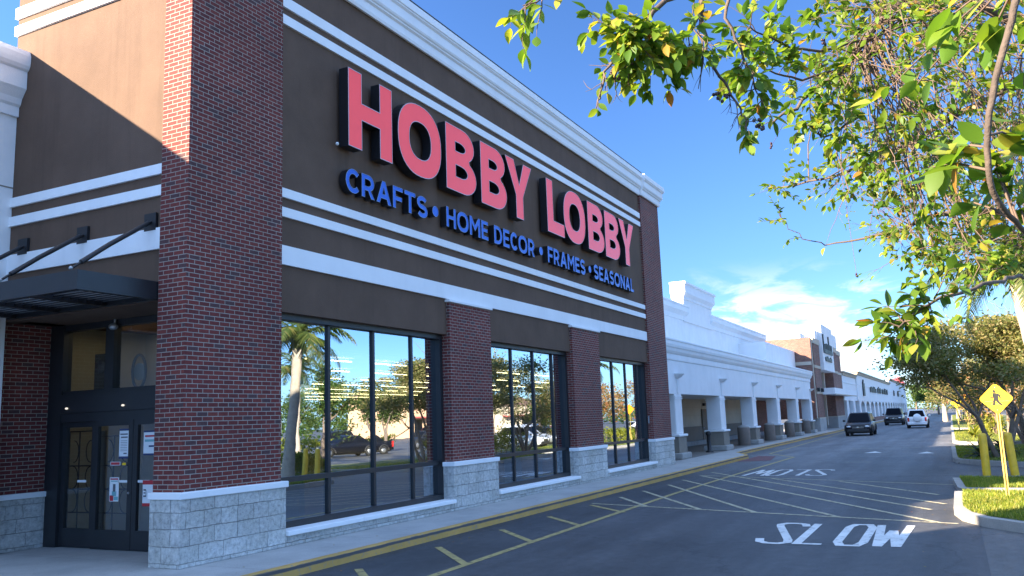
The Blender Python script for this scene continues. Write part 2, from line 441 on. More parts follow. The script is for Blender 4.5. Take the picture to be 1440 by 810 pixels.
def leafmat(name,stops,trans=.45,rough=.5):
    m=bpy.data.materials.new(name); m.use_nodes=True; nt=m.node_tree; nt.nodes.clear()
    o=nt.nodes.new('ShaderNodeOutputMaterial')
    gi=nt.nodes.new('ShaderNodeNewGeometry'); r=ramp(nt,gi.outputs['Random Per Island'],stops)
    n=noise(nt,gi.outputs['Position'],.9,3); g=ramp(nt,n.outputs['Fac'],[(.35,.78),(.65,1.2)])
    c=mixc(nt,1,r.outputs[0],g.outputs[0],'MULTIPLY')
    p=nt.nodes.new('ShaderNodeBsdfPrincipled'); L(nt,c,p.inputs['Base Color']); p.inputs['Roughness'].default_value=rough; p.inputs['Specular IOR Level'].default_value=.35
    tr=nt.nodes.new('ShaderNodeBsdfTranslucent'); tc=mixc(nt,1,c,(1.5,1.45,.7),'MULTIPLY'); L(nt,tc,tr.inputs[0])
    mx=nt.nodes.new('ShaderNodeMixShader'); mx.inputs[0].default_value=trans; L(nt,p.outputs[0],mx.inputs[1]); L(nt,tr.outputs[0],mx.inputs[2])
    L(nt,mx.outputs[0],o.inputs[0]); return m
M['leaf_near']=leafmat('crape myrtle leaf',[(0,(.06,.135,.018)),(.30,(.095,.18,.02)),(.58,(.14,.22,.025)),(.84,(.22,.27,.03)),(.965,(.30,.27,.04)),(.996,(.32,.16,.03)),(1,(.34,.13,.03))],.5,.42)
M['leaf_mid']=leafmat('olive tree leaf',[(0,(.075,.10,.025)),(.35,(.13,.145,.04)),(.65,(.20,.18,.06)),(.88,(.27,.22,.09)),(1,(.30,.21,.11))],.4)
M['leaf_green']=leafmat('green tree leaf',[(0,(.03,.065,.012)),(.5,(.05,.10,.018)),(.85,(.085,.13,.022)),(1,(.13,.15,.03))],.35)
M['leaf_rust']=leafmat('rusty autumn leaf',[(0,(.15,.13,.035)),(.4,(.25,.17,.05)),(.7,(.32,.17,.06)),(1,(.34,.12,.06))],.4)
M['leaf_hedge']=leafmat('yellow green hedge leaf',[(0,(.10,.14,.015)),(.5,(.20,.22,.02)),(1,(.30,.28,.03))],.4)
M['leaf_palm']=leafmat('palm frond leaf',[(0,(.05,.085,.02)),(.5,(.085,.12,.028)),(.85,(.13,.15,.04)),(1,(.24,.19,.07))],.35,.42)
M['leaf_dark']=leafmat('dark spiky leaf',[(0,(.02,.035,.014)),(.6,(.035,.055,.02)),(1,(.07,.05,.03))],.2)
M['bark']=simple('grey brown bark',(.17,.125,.095),.85,var=.3,vscale=9,bmp=.5,bscale=30)
M['bark_dark']=simple('dark twig bark',(.085,.062,.048),.85,var=.35,vscale=14,bmp=.5,bscale=60)
M['bark_pale']=simple('pale palm bark',(.36,.30,.235),.85,var=.18,vscale=7,bmp=.5,bscale=22)
M['twig']=simple('brown twig',(.115,.075,.052),.8,var=.3,vscale=20)
M['berry']=simple('dark berry',(.03,.012,.02),.4)
M['mulch']=simple('brown mulch',(.12,.065,.04),.95,var=.4,vscale=12,bmp=.8,bscale=25)
def grassbase():
    m,nt,bs,out=newmat('lawn'); p=wpos(nt)
    n=noise(nt,p,3,6,.7); L(nt,ramp(nt,n.outputs['Fac'],[(.3,(.06,.085,.015)),(.7,(.11,.13,.025))]).outputs[0],bs.inputs['Base Color']); bs.inputs['Roughness'].default_value=.9
    return m
M['lawn']=grassbase()
M['blade']=leafmat('grass blade',[(0,(.07,.12,.012)),(.4,(.15,.20,.02)),(.8,(.26,.27,.03)),(1,(.36,.30,.08))],.4)
# ------------------------------------------------------------------ light
SUN_TO = Vector((-1.30, 1.0, .675)).normalized()
elev = math.asin(SUN_TO.z); az = math.atan2(SUN_TO.x, SUN_TO.y)
sd = bpy.data.lights.new('sun','SUN'); sd.energy=5.0; sd.angle=R(.5); sd.color=(1.0,.83,.62)
so = bpy.data.objects.new('sun',sd); COL.objects.link(so)
so.rotation_euler = SUN_TO.to_track_quat('Z','Y').to_euler(); so.location=(-40,40,40)
W = bpy.data.worlds.new('World'); SC.world=W; W.use_nodes=True
nt=W.node_tree; nt.nodes.clear()
wo=nt.nodes.new('ShaderNodeOutputWorld'); bg=nt.nodes.new('ShaderNodeBackground'); L(nt,bg.outputs[0],wo.inputs[0])
sky=nt.nodes.new('ShaderNodeTexSky'); sky.sky_type='NISHITA'; sky.sun_disc=False
sky.sun_elevation=elev; sky.sun_rotation=az; sky.altitude=0; sky.air_density=1.0; sky.dust_density=.6; sky.ozone_density=3.0
bg.inputs[1].default_value=SKY_STRENGTH if 'SKY_STRENGTH' in globals() else .062
tcw=coord(nt,'Generated'); sp=nt.nodes.new('ShaderNodeSeparateXYZ'); L(nt,tcw,sp.inputs[0])
def mth(op,a,b=None,c=None):
    n=nt.nodes.new('ShaderNodeMath'); n.operation=op
    for i,x in enumerate((a,b,c)):
        if x is None: continue
        if hasattr(x,'is_linked'): L(nt,x,n.inputs[i])
        else: n.inputs[i].default_value=x
    return n.outputs[0]
def sstep(x,a,b):
    n=nt.nodes.new('ShaderNodeMapRange'); n.interpolation_type='SMOOTHSTEP'; L(nt,x,n.inputs[0]); n.inputs[1].default_value=a; n.inputs[2].default_value=b
    return n.outputs[0]
azi=mth('ARCTAN2',sp.outputs[1],sp.outputs[0])
zz=sp.outputs[2]
# low broken cumulus and cirrus over the far end of the street
cv=nt.nodes.new('ShaderNodeCombineXYZ'); L(nt,mth('MULTIPLY',azi,11.0),cv.inputs[0]); L(nt,mth('MULTIPLY',zz,34.0),cv.inputs[1]); L(nt,mth('MULTIPLY',zz,5.0),cv.inputs[2])
n1=noise(nt,cv.outputs[0],1.15,9,.60,.45)
band=mth('MULTIPLY',sstep(zz,.0,.04),mth('SUBTRACT',1.0,sstep(zz,.09,.175)))
azc=mth('SUBTRACT',1.0,sstep(mth('ABSOLUTE',mth('SUBTRACT',azi,.17)),.0,.24))
bias=mth('MULTIPLY_ADD',azc,.30,-.22)
low=mth('MULTIPLY',mth('SUBTRACT',1.0,sstep(zz,.03,.12)),.13)
cl=sstep(mth('ADD',mth('ADD',n1.outputs['Fac'],bias),low),.47,.66)
cl=mth('MULTIPLY',mth('MULTIPLY',cl,band),.95)
# the clear sky is darkest well away from the sun, palest in the haze near the ground
dk=mth('MULTIPLY',mth('SUBTRACT',1.0,sstep(mth('ABSOLUTE',mth('SUBTRACT',azi,-.15)),.45,1.25)),mth('MULTIPLY',sstep(zz,-.02,.16),mth('SUBTRACT',1.0,sstep(zz,.5,.75))))
dkf=mth('MULTIPLY_ADD',dk,-.43,1.0)
vv=nt.nodes.new('ShaderNodeVectorMath'); vv.operation='MULTIPLY'; L(nt,sky.outputs[0],vv.inputs[0]); vv.inputs[1].default_value=(.66,.93,1.36)
v2=nt.nodes.new('ShaderNodeVectorMath'); v2.operation='SCALE'; L(nt,vv.outputs[0],v2.inputs[0]); L(nt,dkf,v2.inputs['Scale'])
hz=mth('MULTIPLY',mth('SUBTRACT',1.0,sstep(zz,-.02,.08)),.12)
c1=mixc(nt,hz,v2.outputs[0],(1.9,2.8,3.4))
c2=mixc(nt,cl,c1,(4.6,4.6,4.6))
# bright veil added overhead, out of view, to lift the light in the shade
vn=noise(nt,tcw,2.2,6,.6,.4)
vf=mth('MULTIPLY',sstep(zz,.46,.72),sstep(vn.outputs['Fac'],.25,.6))
c2=mixc(nt,vf,c2,(2.9,4.3,6.9))
L(nt,c2,bg.inputs[0])
SC.view_settings.view_transform='Standard'; SC.view_settings.look='None'; SC.view_settings.gamma=1.0; SC.view_settings.use_curve_mapping=False
SC.view_settings.exposure=2.45
SC.render.engine='CYCLES'
SC.cycles.max_bounces=8; SC.cycles.transparent_max_bounces=16; SC.cycles.use_denoising=True
SC.cycles.sample_clamp_indirect=8.0

# ------------------------------------------------------------------ setting: ground, road, pavement
def sheet(name, pts, z, mat):
    b=MB(); n=len(pts)
    tri=tessellate_polygon([[Vector((p[0],p[1],0)) for p in pts]])
    fs=[]
    for t in tri:
        a0,b0,c0=[pts[i] for i in t]
        if (b0[0]-a0[0])*(c0[1]-a0[1])-(b0[1]-a0[1])*(c0[0]-a0[0])<0: t=t[::-1]
        fs.append(tuple(t))
    b.add([(p[0],p[1],z) for p in pts],fs)
    return tag(b.build(name,mat),kind='structure')
sheet('ground',[(-900,-900),(1500,-900),(1500,900),(-900,900)],-.008,M['lot'])
sheet('road',[(-80,-.2),(330,-.2),(330,9.5),(-80,9.5)],0.0,M['road'])
KX=[(-60,8.32),(39.3,8.32),(40.6,8.75),(42.2,9.40),(104,9.40),(240,9.40)]
def slab(name, pts, z0, z1, mat, bevel=0):
    b=MB(); b.prism(pts,'z',z0,z1)
    return tag(b.build(name,mat,bevel=bevel),kind='structure')
# pavement: butted against the inner edge of the kerb
KI=[(x,y+.13) for x,y in KX]
slab('sidewalk', KI+[(240,16.0),(-60,16.0)], -.02,.150,M['walk'])
def strip_poly(line,w):
    out=[];inn=[]
    for i,(x,y) in enumerate(line):
        a=line[max(i-1,0)];c=line[min(i+1,len(line)-1)]
        d=Vector((c[0]-a[0],c[1]-a[1])).normalized(); nrm=Vector((-d.y,d.x))
        out.append((x,y)); inn.append((x+nrm.x*w,y+nrm.y*w))
    return out,inn
kb=MB()
o_,i_=KX,[(x,y+.128) for x,y in KX]
n=len(o_)
vs=[(x,y-.02,-.02) for x,y in o_]+[(x,y,.132) for x,y in o_]+[(x,y+.02,.153) for x,y in o_]+[(x,y,.153) for x,y in i_]
fs=[]
for r_ in range(3):
    for k in range(n-1):
        fs.append((r_*n+k,r_*n+k+1,(r_+1)*n+k+1,(r_+1)*n+k))
kb.add(vs,fs)
tag(kb.build('kerb',M['kerb_yellow']),kind='structure')

# painted markings
def stripe(b,p,q,w,z,m=0):
    d=Vector((q[0]-p[0],q[1]-p[1])); d.normalize(); nx,ny=-d.y*w/2,d.x*w/2
    b.add([(p[0]-nx,p[1]-ny,z),(q[0]-nx,q[1]-ny,z),(q[0]+nx,q[1]+ny,z),(p[0]+nx,p[1]+ny,z)],[(0,1,2,3)],m)
b=MB()
pl=[(-8,6.35),(10.15,6.42),(14,6.5),(22.4,6.66),(30,6.62),(39.8,6.46)]
for a_,c_ in zip(pl,pl[1:]): stripe(b,a_,c_,.13,.0040)
stripe(b,(39.8,6.46),(43.4,8.15),.11,.0042); stripe(b,(43.4,8.15),(84,8.75),.11,.0041)
for x in (8.1,10.28,12.42,14.66,16.80,19.15): stripe(b,(x,7.78),(x-1.38,6.46),.12,.0046)
tag(b.build('road_marking',M['paint_yellow']),kind='structure')
b=MB()
near=((19.5,7.9),(16.86,.12)); far=((28.7,7.6),(24.95,.12))
stripe(b,*near,.115,.0052); stripe(b,*far,.10,.0053)
def cut(y,ln):
    (x0,y0),(x1,y1)=ln; t=(y-y0)/(y1-y0); return x0+(x1-x0)*t
for a_,c_ in (((22.9,7.75),(18.5,5.0)),((24.92,7.64),(18.05,3.74)),((26.81,7.76),(17.55,2.12)),((28.65,7.68),(16.98,.43)),((30.2,7.68),(19.02,.58)),((27.3,5.13),(20.14,.34)),((26.16,3.07),(22.19,.49)),((21.1,7.75),(18.9,6.3))):
    stripe(b,a_,c_,.105,.0060)
tag(b.build('road_marking',M['paint_pale']),kind='structure')
b=MB(); b.add([(37.3,7.0,.0065),(40.8,7.4,.0065),(41.3,8.25,.0065),(36.6,8.25,.0065)],[(0,1,2,3)])
tag(b.build('road_marking',M['paint_red']),kind='structure')
# speed hump triangles
for (bx0,ya,yb,px,py) in ((42.6,3.83,3.06,44.1,3.45),(41.5,1.57,.91,43.0,1.24),(40.6,6.0,5.35,42.0,5.7)):
    if ya==6.0: continue
    b=MB(); b.add([(bx0,ya,.0045),(bx0,yb,.0045),(px,py,.0045)],[(0,1,2)])
    tag(b.build('road_marking',M['paint_white']),kind='structure')
for x0_,y0_,y1_ in ((47.5,5.0,1.6),(35.5,3.9,3.0),(62,5.2,3.6)):
    b=MB(); stripe(b,(x0_,y0_),(x0_,y1_),.09,.0045); tag(b.build('road_marking',M['paint_pale']),kind='structure')
# lettering SLOW on the road: cell coordinates (a across 0..1, h along 0..1), strokes as ribbons
def ribbon(b,pts,w,z,f):
    """ribbon of constant width along pts given in cell space; f maps to ground"""
    P=[Vector(f(*p)) for p in pts]; n=len(P); l=[];r=[]
    for i in range(n):
        if i==0: d=(P[1]-P[0]).normalized(); nn=Vector((-d.y,d.x)); k=1
        elif i==n-1: d=(P[-1]-P[-2]).normalized(); nn=Vector((-d.y,d.x)); k=1
        else:
            d0=(P[i]-P[i-1]).normalized(); d1=(P[i+1]-P[i]).normalized(); n0=Vector((-d0.y,d0.x)); n1_=Vector((-d1.y,d1.x))
            nn=(n0+n1_); 
            if nn.length<.2: nn=n0
            nn.normalize(); k=min(1.6,1/max(.35,nn.dot(n0)))
        l.append(P[i]+nn*w/2*k); r.append(P[i]-nn*w/2*k)
    vs=[(p.x,p.y,z) for p in l]+[(p.x,p.y,z) for p in r]
    b.add(vs,[(i,i+1,i+1+n,i+n) for i in range(n-1)])
SLOW={'S':[[(.97,.84),(.86,.96),(.60,1.0),(.22,1.0),(.04,.93),(.10,.84),(.90,.16),(.96,.06),(.74,.0),(.36,.01),(.12,.07),(.01,.20)]],
      'L':[[(.05,1.0),(.05,.02),(.98,.02)]],
      'O':[[(.5,1.0),(.22,1.0),(.04,.86),(.04,.14),(.22,0),(.78,0),(.96,.14),(.96,.86),(.78,1.0),(.49,1.0)]],
      'W':[[(.0,1.0),(.22,.0)],[(.22,.0),(.5,.72)],[(.5,.72),(.78,.0)],[(.78,.0),(1.0,1.0)]]}
def slow(cells,x0,x1,w,name,flip=False):
    b=MB()
    for ch,(ya,yb) in cells:
        f=(lambda a,h,ya=ya,yb=yb:(x0+(x1-x0)*h, ya+(yb-ya)*a))
        for k,s_ in enumerate(SLOW[ch]): ribbon(b,s_,w,.0056+.0003*k,f)
    return tag(b.build(name,M['paint_white']),kind='structure')
slow([('S',(2.98,2.47)),('L',(2.36,1.97)),('O',(1.80,1.40)),('W',(1.30,.84))],13.95,16.45,.135,'road_marking')
slow([('S',(3.75,4.35)),('L',(4.55,5.0)),('O',(5.10,5.58)),('W',(5.66,6.25))],31.3,28.5,.13,'road_marking')

# ------------------------------------------------------------------ grass islands
def island(name, pts, blades, seed, ymin):
    b=MB(); b.prism(pts,'z',-.02,.15)
    tag(b.build('island_kerb',M['kerbconc'],bevel=.025),kind='structure')
    # inset lawn
    cx=sum(p[0] for p in pts)/len(pts); cy=sum(p[1] for p in pts)/len(pts)
    ins=[]
    n=len(pts)
    ar=sum(pts[i][0]*pts[(i+1)%n][1]-pts[(i+1)%n][0]*pts[i][1] for i in range(n))
    sg=1 if ar>0 else -1
    for i in range(n):
        a_=Vector(pts[i-1]);p=Vector(pts[i]);c_=Vector(pts[(i+1)%n])
        d0=(p-a_).normalized();d1=(c_-p).normalized()
        n0=Vector((-d0.y,d0.x))*sg;n1_=Vector((-d1.y,d1.x))*sg
        m_=(n0+n1_).normalized(); ins.append(tuple(p+m_*.17/max(.4,m_.dot(n0))))
    sheet('lawn',ins,.156,M['lawn'])
    rnd=random.Random(seed)
    xs=[p[0] for p in ins]; ys=[p[1] for p in ins]
    def inside(x,y):
        c=False; j=n-1
        for i in range(n):
            if (ins[i][1]>y)!=(ins[j][1]>y) and x<(ins[j][0]-ins[i][0])*(y-ins[i][1])/(ins[j][1]-ins[i][1])+ins[i][0]: c=not c
            j=i
        return c
    g=MB(); k=0
    while k<blades:
        x=rnd.uniform(min(xs),max(xs)); y=max(ys)-(max(ys)-max(min(ys),ymin))*rnd.random()**1.3
        if not inside(x,y): continue
        k+=1
        a=rnd.uniform(0,6.28); h=rnd.uniform(.035,.095); w=rnd.uniform(.006,.013); lx,ly=rnd.uniform(-.04,.04),rnd.uniform(-.04,.04)
        ca,sa=math.cos(a)*w,math.sin(a)*w
        g.add([(x-ca,y-sa,.154),(x+ca,y+sa,.154),(x+lx,y+ly,.154+h)],[(0,1,2)])
    return tag(g.build('grass',M['blade']),'short green lawn grass growing inside a kerbed island','grass',kind='stuff')
island('a',[(21.5,.16),(18.2,.18),(17.3,.06),(16.6,-.22),(15.9,-.75),(15.3,-1.4),(14.9,-2.3),(14.8,-7),(21.5,-7)],26000,1,-4)
island('b',[(25.45,.20),(22.45,.09),(22.2,.0),(22.15,-7),(25.45,-7)],14000,2,-4)
island('c',[(44.9,.26),(35.2,.20),(34.2,.08),(33.0,-.7),(31.9,-1.7),(31.3,-3),(31.2,-7.5),(44.9,-7.5)],16000,3,-5)
island('d',[(74,.30),(52.5,.22),(51,.05),(49.7,-.6),(48.8,-2),(48.6,-7.5),(74,-7.5)],14000,4,-5)
island('e',[(190,.5),(83,.35),(81,.1),(80,-1),(80,-7.5),(190,-7.5)],6000,5,-3)
island('g',[(30.2,-2.5),(26.2,-2.5),(26.0,-2.8),(26.0,-6.5),(30.2,-6.5)],3000,7,-4)
island('f',[(8.8,-.75),(-7,-.75),(-7,-6),(8.8,-6)],6000,6,-5)
# ------------------------------------------------------------------ main store
ST=thing('store_building',(20.8,12,0),'brown stucco store with red brick piers and coral red name letters','store')
b=MB()
YW=9.86
# front wall between the piers, above the windows
b.box(8.95,32.6,YW,10.30,3.96,10.45)
b.box(8.95,9.25,10.30,14.15,3.97,10.45)         # left return wall above the doors
b.box(32.25,32.6,10.30,14.15,3.96,8.35)
b.box(9.25,32.25,13.85,14.15,3.97,8.35)
b.box(9.25,32.25,10.30,13.85,8.1,8.3)            # roof behind the parapet
b.box(8.95,9.25,14.15,14.4,3.97,8.35)
b.build('wall',M['brown'],ST)
b=MB(); b.box(9.25,10.2,10.35,14.3,3.97,4.03); b.build('soffit',M['brown'],ST)
# white bands wrapping the left corner
for z0,z1 in ((9.40,9.60),(9.08,9.255),(5.93,6.09),(5.59,5.755),(4.76,5.09)):
    b=MB(); y0=YW-.045; x0=8.95-.045
    b.prism([(x0,y0),(32.62,y0),(32.62,YW+.01),(8.96,YW+.01),(8.96,14.19),(x0,14.19)],'z',z0,z1)
    b.build('band',M['white_trim'],ST,bevel=.008)
# cornice: profile (out, z) swept along front and left side
prof=[(.02,10.30),(.07,10.30),(.09,10.36),(.09,10.52),(.14,10.55),(.14,10.58),(.17,10.60),(.19,10.64),(.19,10.84),(.235,10.88),(.235,10.905),(.26,10.92),(.26,11.08),(.24,11.11),(-.35,11.11)]
def cornice(b,prof,path,m=0):
    """sweep a profile (outward, z) along a horizontal path of (x,y,outx,outy)"""
    n=len(prof)
    vs=[]
    for (x,y,ox,oy) in path:
        for (o,z) in prof: vs.append((x+ox*o,y+oy*o,z))
    fs=[]
    for i in range(len(path)-1):
        for k in range(n-1): fs.append((i*n+k,(i+1)*n+k,(i+1)*n+k+1,i*n+k+1))
    fs.append(tuple(range(n))[::-1]); e=(len(path)-1)*n; fs.append(tuple(range(e,e+n)))
    b.add(vs,fs,m)
b=MB()
cornice(b,prof,[(8.95,14.19,-1,0),(8.95,10.34,-1,0)])
cornice(b,prof,[(10.90,YW,0,-1),(30.50,YW,0,-1)])
yp=9.78
cornice(b,prof,[(8.88,10.34,-1,0),(8.88,yp,-1,-1),(10.90,yp,0,-1)])
cornice(b,prof,[(30.50,yp,0,-1),(32.72,yp,1,-1),(32.72,10.34,1,0)])
b.box(8.9,32.7,9.9,10.3,10.45,11.09); b.box(8.92,9.25,10.3,14.15,10.45,11.09)
b.build('cornice',M['white_trim'],ST)
b=MB(); b.tube([(8.7,9.62,11.125),(30.4,9.62,11.125)],[.018]*2,6); b.build('roof_edge_flashing',M['dark_metal'],ST)
# piers
PIERS=[(8.88,10.90,True),(16.30,18.22,False),(23.26,25.44,False),(30.50,32.72,True)]
for x0,x1,full in PIERS:
    b=MB(); b.box(x0,x1,yp,10.35,1.17,10.30 if full else 4.685)
    pr=b.build('brick_pier',M['brick'],ST)
    b=MB(); b.box(x0-.07,x1+.06,9.715,10.33,.15,1.085); b.build('stone_base',M['stone'],pr,bevel=.012)
    b=MB(); b.box(x0-.10,x1+.09,9.685,10.34,1.085,1.182); b.build('ledge',M['white_trim'],pr,bevel=.012)
    if not full:
        b=MB(); b.box(x0-.05,x1+.05,9.73,10.0,4.685,4.745); b.build('pier_cap',M['white_trim'],pr,bevel=.008)
# low stone walls, sills and windows
GY=10.10
for (x0,x1,ms,jn) in ((10.90,16.30,(12.48,13.85,15.20),12.95),(18.22,23.26,(19.84,21.15,22.40),20.6),(25.44,30.50,(27.30,28.60,29.87),27.9)):
    b=MB(); b.box(x0+.07,x1-.08,9.722,10.3,.15,.315); b.build('low_wall',M['stone'],ST,bevel=.01)
    b=MB()
    for a_,c_ in ((x0+.062,jn-.006),(jn+.006,x1-.072)): b.box(a_,c_,9.66,10.3,.315,.395)
    b.build('sill',M['white_trim'],ST,bevel=.014)
    b=MB()
    fy0,fy1=9.985,10.20
    b.box(x0,x0+.10,fy0,fy1,.395,3.96); b.box(x1-.11,x1,fy0,fy1,.395,3.96)
    b.box(x0+.10,x1-.11,fy0,fy1,3.86,3.96); b.box(x0+.10,x1-.11,fy0,fy1,.395,.50)
    for mx in ms:
        b.box(mx-.034,mx+.034,10.062,10.17,.50,1.125); b.box(mx-.034,mx+.034,10.062,10.17,1.215,3.86)
    b.box(x0+.10,x1-.11,10.058,10.17,1.125,1.215)
    wn=b.build('window',M['dark_metal'],ST)
    b=MB(); xs=[x0+.10]+list(ms)+[x1-.11]
    for i in range(4):
        a_=xs[i]+(.036 if i else 0); c_=xs[i+1]-(.036 if i<3 else 0)
        tl=random.uniform(-.007,.007)
        for z0,z1 in ((.50,1.125),(1.215,3.86)):
            b.add([(a_,GY+tl,z0),(c_,GY-tl,z0),(c_,GY-tl,z1),(a_,GY+tl,z1)],[(0,1,2,3)])
    b.build('pane',M['glass'],wn)
# far brick pier of the door recess
b=MB(); b.box(8.955,10.02,14.30,14.75,1.09,3.97); pr=b.build('brick_pier',M['brick'],ST)
b=MB(); b.box(8.955,10.05,14.25,14.74,.15,1.0); b.build('stone_base',M['stone'],pr,bevel=.01)
b=MB(); b.box(8.955,10.07,14.22,14.745,1.0,1.092); b.build('ledge',M['white_trim'],pr,bevel=.01)
# entrance front inside the recess (plane x = 10)
XD=10.0
b=MB()
b.box(XD-.06,XD+.12,13.93,14.28,.15,3.97)
b.box(XD-.06,XD+.12,10.35,10.55,.15,3.97)
b.box(XD-.03,XD+.12,10.55,13.93,3.86,3.97)
b.box(XD-.09,XD+.16,10.55,13.93,2.42,2.74); b.box(XD-.05,XD+.12,10.55,13.93,2.26,2.42); b.box(XD-.03,XD+.12,10.55,13.93,2.74,2.80)
b.box(XD-.03,XD+.12,12.66,12.87,2.80,3.86); b.box(XD-.03,XD+.12,11.42,11.60,2.80,3.86)
b.build('entrance_frame',M['dark_metal'],ST)
b=MB()
for y0,y1 in ((10.55,11.42),(11.60,12.66),(12.87,13.93)): b.add([(XD+.04,y0,2.8),(XD+.04,y1,2.8),(XD+.04,y1,3.86),(XD+.04,y0,3.86)],[(0,1,2,3)])
b.build('transom_pane',M['door_glass'],ST)
doors=[]
for k,(ya,yb) in enumerate(((13.06,13.93),(12.095,13.05),(11.13,12.085),(10.55,11.12))):
    b=MB(); xo=XD-.02 if k in (1,2) else XD+.03
    b.box(xo-.03,xo+.03,ya,ya+.105,.16,2.26); b.box(xo-.03,xo+.03,yb-.105,yb,.16,2.26)
    b.box(xo-.03,xo+.03,ya+.105,yb-.105,.16,.47); b.box(xo-.03,xo+.03,ya+.105,yb-.105,2.17,2.26)
    d=b.build('sliding_door',M['dark_metal'],ST); doors.append((d,xo,ya,yb))
    b=MB(); b.add([(xo,ya+.105,.47),(xo,yb-.105,.47),(xo,yb-.105,2.17),(xo,ya+.105,2.17)],[(0,1,2,3)]); b.build('door_pane',M['door_glass'],d)
# notices stuck to the glass (paper with printing), measured on the door plane
def notice(d,xo,y0,y1,z0,z1,blocks,name='notice',base=None,label=None):
    b=MB(); b.box(xo-.012,xo-.006,y0,y1,z0,z1,0)
    for (a0,a1,h0,h1,m) in blocks:
        ya=y0+(y1-y0)*a0;yb=y0+(y1-y0)*a1;za=z0+(z1-z0)*h0;zb=z0+(z1-z0)*h1
        b.box(xo-.0145,xo-.0125,ya,yb,za,zb,m)
    o=b.build(name,[base or M['paper'],M['ink'],M['red_print'],M['navy_print'],M['teal_print'],M['sign_yellow']],d)
    if label: o['label']=label
d,xo,ya,yb=doors[1]
lines=[(.1,.9,.84,.89,1),(.1,.82,.72,.77,1)]+[(.12,.85,.60-.065*i,.615-.065*i,1) for i in range(7)]+[(.15,.5,.09,.14,1),(0,1,-.09,-.005,3),(0,1,1.005,1.08,3)]
notice(d,xo,12.22,12.44,1.66,2.08,lines,label='white printed notice with navy edges')
notice(d,xo,12.40,12.64,1.515,1.575,[(.06,.94,.15,.85,2)],label='small red warning label')
notice(d,xo,12.25,12.36,1.51,1.57,[(.1,.9,.1,.8,5)],label='small yellow triangle sticker',base=M['navy_print'])
notice(d,xo,12.42,12.64,.93,1.32,[(.08,.92,.90,.96,2),(.15,.85,.82,.86,4),(.35,.62,.40,.72,1),(.25,.72,.22,.42,4),(.05,.5,.05,.2,4),(.55,.95,.02,.25,2)],label='pale poster with a small dark figure')
notice(d,xo,12.22,12.44,1.235,1.275,[],label='pale strip across the door glass')
d,xo,ya,yb=doors[2]
notice(d,xo,11.55,11.86,1.70,2.04,[(.1,.9,.78,.86,2),(.1,.9,.55,.66,4),(.1,.6,.3,.38,3),(0,1,-.09,-.005,3),(0,1,1.005,1.08,3)],label='pale blue notice behind the pier')
notice(d,xo,11.60,11.85,.86,1.27,[(0,1,.84,1.0,2),(0,1,.0,.12,2),(.66,.70,.40,.62,1),(.70,.92,.60,.66,1),(.74,.90,.49,.54,1),(.70,.92,.36,.42,1),(.66,.7,.36,.5,1)],label='white sign with red edges and a black 3')
notice(d,xo,11.70,11.97,1.235,1.275,[],label='pale strip across the door glass')
d,xo,ya,yb=doors[0]
notice(d,xo,13.3,13.52,1.235,1.275,[],label='pale strip across the door glass')
d,xo,ya,yb=doors[1]
b=MB(); b.sphere((xo-.04,12.15,1.07),.022,8); b.build('door_lock',M['grey_metal'],d)
for y in (12.30,13.72):
    b=MB(); b.sphere((XD-.10,y,2.50),(.02,.035,.018),8); b.build('header_lamp',M['small_lamp'],ST)
# flood lamp over the doors
b=MB(); b.cyl((9.93,12.6,4.0),(9.93,12.6,3.88),.02); b.sphere((9.90,12.6,3.84),(.07,.10,.06),10); b.build('security_lamp',M['grey_metal'],ST)
# vestibule behind the doors
b=MB(); b.box(12.0,12.15,10.35,14.3,.15,4.6); b.box(10.2,12.0,14.3,14.4,.15,4.6); b.build('vestibule_wall',M['interior_beige'],ST)
b=MB(); b.box(10.95,11.05,11.4,13.6,4.3,4.4); b.build('vestibule_fill',M['lobby_fill'],ST)  # unseen glowing box added to brighten the vestibule
# metal canopy over the doors
X0,X1,Y0,Y1=7.56,8.95,10.37,14.9
b=MB()
b.box(X0,X0+.09,Y0,Y1,3.98,4.25); b.box(X0+.09,X1,Y0,Y0+.09,3.98,4.25); b.box(X1-.09,X1-.01,Y0+.09,13.9,3.98,4.2); b.box(X0+.09,X1,Y1-.09,Y1,3.98,4.25)
for y in (11.45,12.55,13.65): b.box(X0+.09,X1-.09,y,y+.09,3.98,4.18)
CN=b.build('entrance_canopy',M['dark_metal'],ST)
b=MB()
for i in range(9):
    x=X0+.14+i*.135
    for y0,y1 in ((Y0+.09,11.45),(11.54,12.55),(12.64,13.65),(13.74,Y1-.09)):
        b.add([(x,y0,4.02),(x,y1,4.02),(x+.10,y1,4.10),(x+.10,y0,4.10),(x,y0,4.035),(x,y1,4.035),(x+.10,y1,4.115),(x+.10,y0,4.115)],[(0,3,2,1),(4,5,6,7),(0,1,5,4),(2,3,7,6)])
b.build('louvre',M['dark_metal'],CN)
for y in (10.57,12.12,13.62):
    b=MB(); b.box(8.90,8.948,y-.10,y+.15,5.06,5.33); b.build('bracket_plate',M['black'],CN)
    b=MB(); b.tube([(8.86,y,5.17),(8.2,y,4.73),(7.75,y,4.40)],[.036]*3,8); b.tube([(8.92,y,5.20),(8.86,y,5.17)],[.02,.02],6); b.tube([(7.75,y,4.40),(7.62,y,4.30)],[.018,.018],6); b.build('tie_rod',M['black'],CN)
    b=MB(); b.sphere((7.6,y,4.295),.03,8); b.build('rod_pin',M['grey_metal'],CN)
# small electric box on the last window post
b=MB(); b.box(30.40,30.48,9.90,9.933,1.75,2.02); b.build('meter_box',M['grey_metal'],ST)
